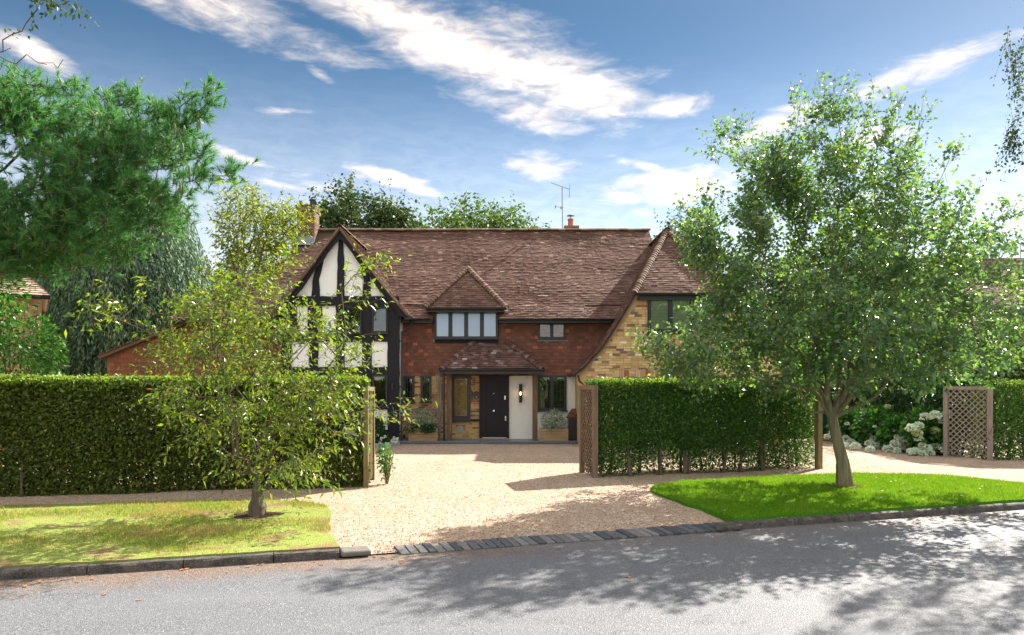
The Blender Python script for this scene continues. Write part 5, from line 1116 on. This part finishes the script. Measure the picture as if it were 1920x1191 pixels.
# a tree off the left edge lends a bare branch and a few leaves
def left_branch():
    r = np.random.default_rng(81); base = (-11.0, 10.5, 0); root = empty('old_tree', base, label='bare dead twigs and a few leaves reaching in at the upper left corner', cat='tree'); D = 10.0
    T = np.array([P(x, y, D+dz) for x, y, dz in [(118,112,0),(108,128,.1),(75,118,0),(50,102,0),(88,121,.2),(60,150,0),(45,138,-.1),(-10,100,0),(100,118,.1),(30,120,0),(20,90,.2),(-60,60,.2),(-90,20,0),(130,2,0),(100,6,.1),(70,-2,0),(90,-30,0),(60,-50,.1),(5,75,0),(-150,-50,0)]])
    sk = skeleton([base, (-10.9, 10.4, 4), (-10.3, 10.2, 6.2), (-9.3, 10.1, 6.55)], T, pen=.3, tip=.005, r=r, wob=.014, step=.12); PA, par, rr, ends, ntr = sk
    tm = MB(); segs(tm, PA[:ntr-1], PA[1:ntr], np.linspace(.16, .04, ntr-1), np.linspace(.155, .035, ntr-1), 8); limbs(tm, sk, 5, ntr); tm.build('trunk', M['twig'], root, loc=base)
    tips = np.concatenate([np.repeat(T[[13, 14, 15, 16, 17, 12, 19]], 9, 0), np.repeat(T[[18]], 2, 0)]); S_ = tips+r.normal(size=tips.shape)*.07; lm = MB(); twigs_and_leaves(lm, None, S_, r.normal(size=S_.shape)+[.5, 0, -.3], .22, 7, .07, .5, r); lm.build('crown', M['birch'], root, loc=base)
left_branch()
# ------------------------------------------------------------ neighbouring houses
def nb_left():
    Y = 19.0; t = empty('neighbour_house', (X_(78, Y), Y, 0), label='pinkish brick house at the left edge with a sunlit tiled roof behind laurel leaves', cat='house'); lo = tuple(t.location)
    xr = X_(78, Y); w = MB(); w.prism([(-24, -.05), (xr, -.05), (xr, 4.45), (-24, 4.45)], Y, Y+7)
    def b(mb, nm, m): o = mb.build(nm, M[m], t, loc=lo); return o
    b(w, 'wall', 'mortar'); g = MB(); bricks(g, [(-18, 0), (xr, 0), (xr, 4.45), (-18, 4.45)], Y); b(g, 'brickwork', 'pink')
    g = MB(); q = [(-24, Y-.35, 4.38), (X_(90,Y), Y-.35, 4.38), (X_(90,Y)-2.2, Y+3.0, 6.9), (-24, Y+3.0, 6.9)]; tiles(g, q, .11, .18, .016, .035); slab(g, q, (0, -1, 1), .04); q2 = [(X_(90,Y), Y-.35, 4.38), (X_(90,Y), Y+6.5, 4.38), (X_(90,Y)-2.2, Y+3, 6.9)]; tiles(g, q2, .11, .18, .016, .03, hint=(1, 0, 1)); slab(g, q2, (1, 0, 1), .04); b(g, 'roof', 'pale_roof')
    g = MB(); g.box(-24, X_(90,Y)+.02, Y-.46, Y-.36, 4.26, 4.36); b(g, 'gutter', 'gutter'); t.rotation_euler.z = rad(35)
M['pink'] = islandmat('pink_brick', [(0,(.50,.25,.18)),(.5,(.60,.34,.25)),(.85,(.45,.22,.16)),(1,(.66,.48,.38))], 'CONSTANT', dirt=.2)
M['pale_roof'] = islandmat('pale_roof_tile', [(0,(.22,.14,.10)),(.5,(.33,.22,.17)),(1,(.45,.35,.28))], lichen=(12,.6,(.45,.42,.33)))
nb_left()
Y = 30.0; t = empty('outbuilding', (X_(130,Y), Y, 0), label='low outbuilding with a mossy tiled roof behind the left hedge', cat='shed'); lo = tuple(t.location)
g = MB(); q = [(X_(95,Y), Y, 2.3), (X_(168,Y), Y, 2.35), (X_(150,Y), Y+1.6, 2.9), (X_(95,Y), Y+1.6, 2.9)]; tiles(g, q, .13, .2, .02, .04, sag=.02); slab(g, q, (0, -1, 1), .05); g.build('roof', M['pale_roof'], t, loc=lo); g = MB(); g.box(X_(96,Y), X_(164,Y), Y+.25, Y+4, -.05, 2.25); g.build('wall', M['white'], t, loc=lo)
def nb_right():
    Y = 38.0; x0, x1 = X_(1560, Y), 44; t = empty('neighbour_house', (28, Y, 0), label='long brown-roofed neighbouring house with an aerial behind the trees at the right', cat='house'); lo = tuple(t.location)
    ze = 5.4; yr = Y+4; zr = CH+(HZ-487)*yr/F; w = MB(); w.box(x0+.5, x1, Y+.4, Y+8, -.05, ze); w.build('wall', M['pink'], t, loc=lo)
    q = [(x0, Y, ze), (x1, Y, ze), (x1, yr, zr), (x0+3.4, yr, zr)]; g = MB(); tiles(g, q, .14, .24, .02, .05); slab(g, q, (0, -1, 1), .05); q = [(x0, Y, ze), (x0+3.4, yr, zr), (x0, Y+8, ze)]; tiles(g, q, .14, .24, .02, .05, hint=(-1, 0, 1)); slab(g, q, (-1, 0, 1), .05); g.build('roof', M['pale_roof2'], t, loc=lo)
    r_ = MB(); ridge(r_, (x0+3.4, yr, zr+.05), (x1, yr, zr+.05), .13, .45); r_.build('ridge_tiles', M['ridge'], t, loc=lo)
    Y2 = 30.0; q = [(X_(1840,Y2), Y2, Z_(612,Y2)), (30, Y2, Z_(612,Y2)), (30, Y2+3.5, Z_(520,Y2+3.5)), (X_(1925,Y2+3.5), Y2+3.5, Z_(517,Y2+3.5))]; g = MB(); tiles(g, q, .12, .2, .02, .045); slab(g, q, (0, -1, 1), .05)
    q = [(X_(1840,Y2), Y2, Z_(612,Y2)), (X_(1925,Y2+3.5), Y2+3.5, Z_(517,Y2+3.5)), (X_(1840,Y2), Y2+8, Z_(612,Y2))]; tiles(g, q, .12, .2, .02, .045, hint=(-1, 0, 1)); slab(g, q, (-1, 0, 1), .05)
    u = empty('neighbour_wing', (22, Y2, 0), label='nearer hipped brown roof at the right edge below the long neighbouring roof', cat='house'); lo2 = tuple(u.location); g.build('roof', M['roof'], u, loc=lo2)
    g = MB(); g.box(X_(1840,Y2)+.4, 30, Y2+.4, Y2+7.5, -.05, Z_(612,Y2)-.05); g.build('wall', M['pink'], u, loc=lo2)
    a = MB(); ax = X_(1914, 41); a.tube([(ax, 41, 8), (ax, 41, Z_(455,41))], .03, 6); a.bar((ax-.35, 41, Z_(444,41)), (ax+.4, 41.1, Z_(452,41)), .04, .04)
    for k in range(6): a.bar((ax-.3+.12*k, 40.8, Z_(444,41)-.04*k), (ax-.3+.12*k, 41.2, Z_(444,41)-.04*k+.05), .02, .02)
    a.build('aerial', M['dull'], t, loc=lo)
M['pale_roof2'] = islandmat('brown_roof_tile', [(0,(.12,.085,.075)),(.5,(.19,.135,.12)),(1,(.29,.23,.20))])
nb_right()
# fence, bin
t = empty('board_fence', (X_(1530,25.5), 25.5, 0), label='dark red-brown board fence behind the wheeled bin', cat='fence'); x = 0
g = MB()
while x < 2.6: g.box(x, x+.115, 0, .02, 0, 1.95+random.uniform(-.01, .01)); x += .12
g.box(0, 2.6, .021, .06, .4, .5); g.box(0, 2.6, .021, .06, 1.5, 1.6); g.build('fence_boards', M['fence'], t)
for k in (0, 1.25, 2.5): g = MB(); g.box(k, k+.09, -.03, -.002, 0, 2.02); g.build('fence_post', M['fence'], t)
g = MB(); g.box(-7.0, 0, 0, .02, 0, 1.95); g.build('fence_boards', M['fence'], t)
t = empty('wheelie_bin', (X_(1548,23.4), 23.4, 0), label='dark green wheeled bin with a bright blue lid', cat='bin')
g = MB(); vs = []
for (z, a, b, y0, y1) in ((.05, .21, .21, -.2, .22), (.95, .28, .28, -.28, .30)): vs += [(-a, y0, z), (b, y0, z), (b, y1, z), (-a, y1, z)]
g.raw(vs, [(0,3,2,1),(4,5,6,7),(0,1,5,4),(1,2,6,5),(2,3,7,6),(3,0,4,7)]); g.box(-.29, .29, -.295, -.27, .88, .94); g.build('bin_body', M['binbody'], t)
g = MB(); g.box(-.30, .30, -.32, .32, .953, 1.0); g.box(-.26, .26, -.26, .28, 1.0, 1.04); g.tube([(-.22, .36, 1.0), (.22, .36, 1.0)], .016); g.build('lid', M['blue'], t)
for s_ in (-1, 1): g = MB(); g.tube([(s_*.24, .22, .1), (s_*.28, .22, .1)], .1, 14); g.build('wheel', M['gutter'], t)
# ------------------------------------------------------------ hydrangeas and shrubs
def head(mb, c, s, r):
    n = 190; p = nrm(r.normal(size=(n, 3))); p[:, 2] = np.where(p[:, 2] < -.6, -p[:, 2], p[:, 2]); pts = np.array(c)+p*s*[1, 1, .82]; leaves(mb, pts-p*s*.15, s*.42, .95, p+r.normal(size=p.shape)*.8, 0, .4, r, .1, .15)
def hydrangea(c, rad3, heads, label, seed, yellowish=()):
    r = np.random.default_rng(seed); root = empty('hydrangea_bush', (c[0], c[1], 0), label=label, cat='shrub', group='hydrangeas along the boundary hedge'); lo = (c[0], c[1], 0); lm = MB()
    p, d = clump((c[0], c[1], c[2]), rad3, 1300, .13, .8, r, .45, zmin=.12); leaves(lm, p, .13, .75, d, .3, .7, r); lm.build('foliage', M['hydleaf'], root, loc=lo)
    st = MB()
    for k in range(16): a = r.random()*6.28; q = r.random(); st.tube([(c[0]+.1*math.cos(a), c[1]+.1*math.sin(a), 0), (c[0]+rad3[0]*q*math.cos(a)*.8, c[1]+rad3[1]*q*math.sin(a)*.8, c[2]+rad3[2]*.25)], .006, 4)
    st.build('stems', M['twig'], root, loc=lo)
    heads = list(heads)+[(r.uniform(min(h[0] for h in heads), max(h[0] for h in heads)), r.uniform(0, 1)*8+np.interp(c[0], [11, 11.5], [828, 843]), r.uniform(.09, .12)) for k in range(7)]
    for i, (px, py, s) in enumerate(heads):
        D_ = c[1]-rad3[1]*.75+r.uniform(-.1, .15)
        if py > 805: D_ = min(D_, 2.0*F/(py+5-HZ))
        q = P(px, py, D_); b = MB(); head(b, q, s*1.0, r); o = b.build('flower_head', M['petalgreen' if i in yellowish else 'petal'], root, loc=tuple(q))
        o.location = Vector(q)-Vector(lo)
hydrangea((11.0, 22.3, .55), (.6, .6, .6), [(1551,819,.10),(1560,812,.09),(1584,824,.14),(1596,830,.13),(1604,838,.14),(1601,816,.10),(1615,789,.09),(1588,795,.07)], 'hydrangea with a few white heads nearest the bin', 91)
hydrangea((11.25, 21.0, .6), (.65, .7, .65), [(1630,832,.12),(1640,835,.15),(1650,835,.14),(1666,836,.14),(1664,763,.09),(1681,784,.08),(1637,822,.09),(1640,800,.05)], 'tall leafy hydrangea with low white heads behind the young tree', 92, (4, 5))
hydrangea((11.35, 19.9, .5), (.6, .6, .55), [(1678,833,.13),(1688,838,.14),(1691,824,.14),(1700,826,.16),(1709,831,.15),(1695,838,.12),(1706,841,.12),(1718,842,.12),(1684,820,.10)], 'low hydrangea with a dense white mass of heads at its foot', 93, ())
hydrangea((11.5, 18.9, .6), (.6, .6, .7), [(1708,803,.13),(1722,799,.13),(1734,782,.13),(1754,779,.14),(1767,789,.11),(1776,776,.11),(1720,812,.12),(1722,822,.11),(1753,808,.12),(1739,840,.11),(1751,838,.11),(1764,840,.15),(1776,824,.10),(1728,849,.14),(1741,849,.13),(1729,835,.09)], 'tallest hydrangea with big round white heads beside the diamond trellis screen', 94, (8, 6))
def shrub(name, c, rad3, n, size, asp, mat, label, seed, zmin=.03, flowers=(), droop=.2, cat='shrub', stem=True):
    r = np.random.default_rng(seed); root = empty(name, (c[0], c[1], 0), label=label, cat=cat); lo = (c[0], c[1], 0); lm = MB()
    for k in range(9):
        a = nrm(r.normal(size=3)); cc = np.array(c)+a*np.array(rad3)*.55; p, d = clump(cc, np.array(rad3)*.55, n//9, size, asp, r, .4, zmin=zmin); leaves(lm, p, size, asp, d, droop, .5, r)
    lm.build('foliage', M[mat], root, loc=lo)
    if stem:
        st = MB()
        for k in range(8): a = r.random()*6.28; st.tube([(c[0], c[1], 0), (c[0]+rad3[0]*.6*math.cos(a), c[1]+rad3[1]*.6*math.sin(a), c[2]+rad3[2]*.4)], [.02, .008], 5)
        st.build('stems', M['twig'], root, loc=lo)
    for (px, py, s) in flowers:
        b = MB(); q = P(px, py, c[1]-rad3[1]*.95); n_ = 26; pp = nrm(r.normal(size=(n_, 3))); leaves(b, np.array(q)+pp*s*.5, s*.8, .9, pp, 0, .3, r); o = b.build('flower', M['petal'], root, loc=tuple(q)); o.location = Vector(q)-Vector(lo)
    return root
shrub('laurel_bush', (X_(15,13.8), 13.9, 3.0), (1.0, .7, 1.5), 2900, .10, .45, 'laurel', 'bright glossy green laurel in front of the pink house at the left edge', 95)
shrub('laurel_bush', (X_(62,14.6), 14.8, 2.6), (.5, .4, .9), 1800, .09, .45, 'laurel', 'smaller bright green shrub at the corner of the pink house', 96)
shrub('flowering_shrub', (-4.18, 21.2, .42), (.36, .4, .46), 2600, .07, .5, 'dkleaf', 'dark green shrub with small white flowers at the foot of the timber gable', 97, flowers=((716,823,.05),(722,819,.04),(739,821,.05),(742,826,.06),(735,826,.04),(712,831,.05),(745,822,.04),(729,836,.06),(708,816,.035)))
shrub('flowering_shrub', (-4.75, 21.5, .5), (.35, .35, .5), 1500, .07, .5, 'dkleaf', 'taller dark shrub partly behind the driveway post', 98)
shrub('hedge_sucker', (-2.44, 13.35, .42), (.20, .2, .42), 520, .055, .5, 'laurel', 'loose bright shoots growing beside the left driveway posts', 99)
g = MB()
c_ = [(X_(700,20.6), 20.75), (X_(715,20.9), 20.95), (X_(730,21.2), 21.3), (X_(744,21.6), 21.85)]
for (a, b) in zip(c_[:-1], c_[1:]): g.bar((*a, .05), (*b, .05), .12, .14)
g.bar((c_[0][0]-1.6, 20.7, .05), (c_[0][0]-.01, 20.74, .05), .12, .14); tag(g.build('stone_edging', M['edge']), 'curved pale stone edging of the flower bed by the timber gable', 'edging')
g = MB(); g.sheet([(c_[0][0]-1.6, 20.8), (c_[0][0], 20.85), (c_[1][0], 21.05), (c_[2][0], 21.4), (c_[3][0]-.05, 22.05), (c_[0][0]-1.6, 22.05)], 0, .04); S('soil_bed', g, M['soil'])
# ------------------------------------------------------------ fallen leaves and chips lying about
r = random.Random(5); proto = None
def litter(name, label, cat, grp, mat, spots, size):
    protos = []
    for k in range(4):
        g = MB(); m = 7; vs = [(0, 0, size*.15)]
        for i in range(m): a = 2*math.pi*i/m; q = size*(1+.25*math.cos(a)*1.6)*r.uniform(.75, 1.1); vs.append((q*math.cos(a), q*.6*math.sin(a), size*r.uniform(0, .3)))
        g.raw(vs, [(0, 1+i, 1+(i+1) % m) for i in range(m)]); protos.append(g)
    objs = []
    for i, (x, y, z) in enumerate(spots):
        if i < 4: o = protos[i].build(name, M[mat])
        else: o = objs[i % 4].copy(); COL.objects.link(o)
        o.location = (x, y, z+.004); o.rotation_euler = (0, 0, r.uniform(0, 6)); o.scale = [r.uniform(.7, 1.3)]*3; tag(o, label, cat, grp); objs.append(o)
sp = []
for k in range(26): x = r.uniform(-6, -1); sp.append((x, ky(x)-.05-abs(r.gauss(0, .22)), -.1))
sp += [G(260,1126,-.1), G(195,1116,-.1), G(1180,1083,-.1)]
litter('fallen_leaf', 'small dry brown leaf lying on the road along the left kerb', 'leaf', 'fallen leaves on the road', 'litter', sp, .03)
sp = []
while len(sp) < 34:
    x, y = r.uniform(2.8, 10), r.uniform(9.6, 14.2)
    if inside(Rpoly, np.array([x]), np.array([y]))[0]: sp.append((x, y, .075))
litter('fallen_leaf', 'pale curled leaf lying on the bright green verge', 'leaf', 'pale fallen leaves on the verge', 'chip', sp, .022)
litter('stone_chip', 'pale stone chip on the shaded gravel beside the green verge', 'stone', 'pale chips on the gravel', 'chip', [(1.9+r.gauss(0, .4), 11.2+r.gauss(0, .5), .0) for k in range(14)], .025)
# the far side of the street, seen only in the window panes
hedge('hedge', (26, -7.5), (-30, -9.0), 1.2, 2.2, 9000, M['hedge_warm'], 'hedge along the opposite side of the street', 15, .16)

g = MB(); g.sheet([(6.25+.30*math.cos(a)*(1+.15*math.sin(5*a)), 12.8+.30*math.sin(a)*(1+.2*math.sin(3*a+1)), ) for a in np.linspace(0, 2*math.pi, 28)[:-1]], .0, .058); S('soil', g, M['soil'])
g = MB(); g.sheet([(-3.79+.34*math.cos(a)*(1+.15*math.sin(5*a)), 10.16+.28*math.sin(a)*(1+.2*math.sin(3*a+1)), ) for a in np.linspace(0, 2*math.pi, 28)[:-1]], .0, .027); S('soil', g, M['soil'])
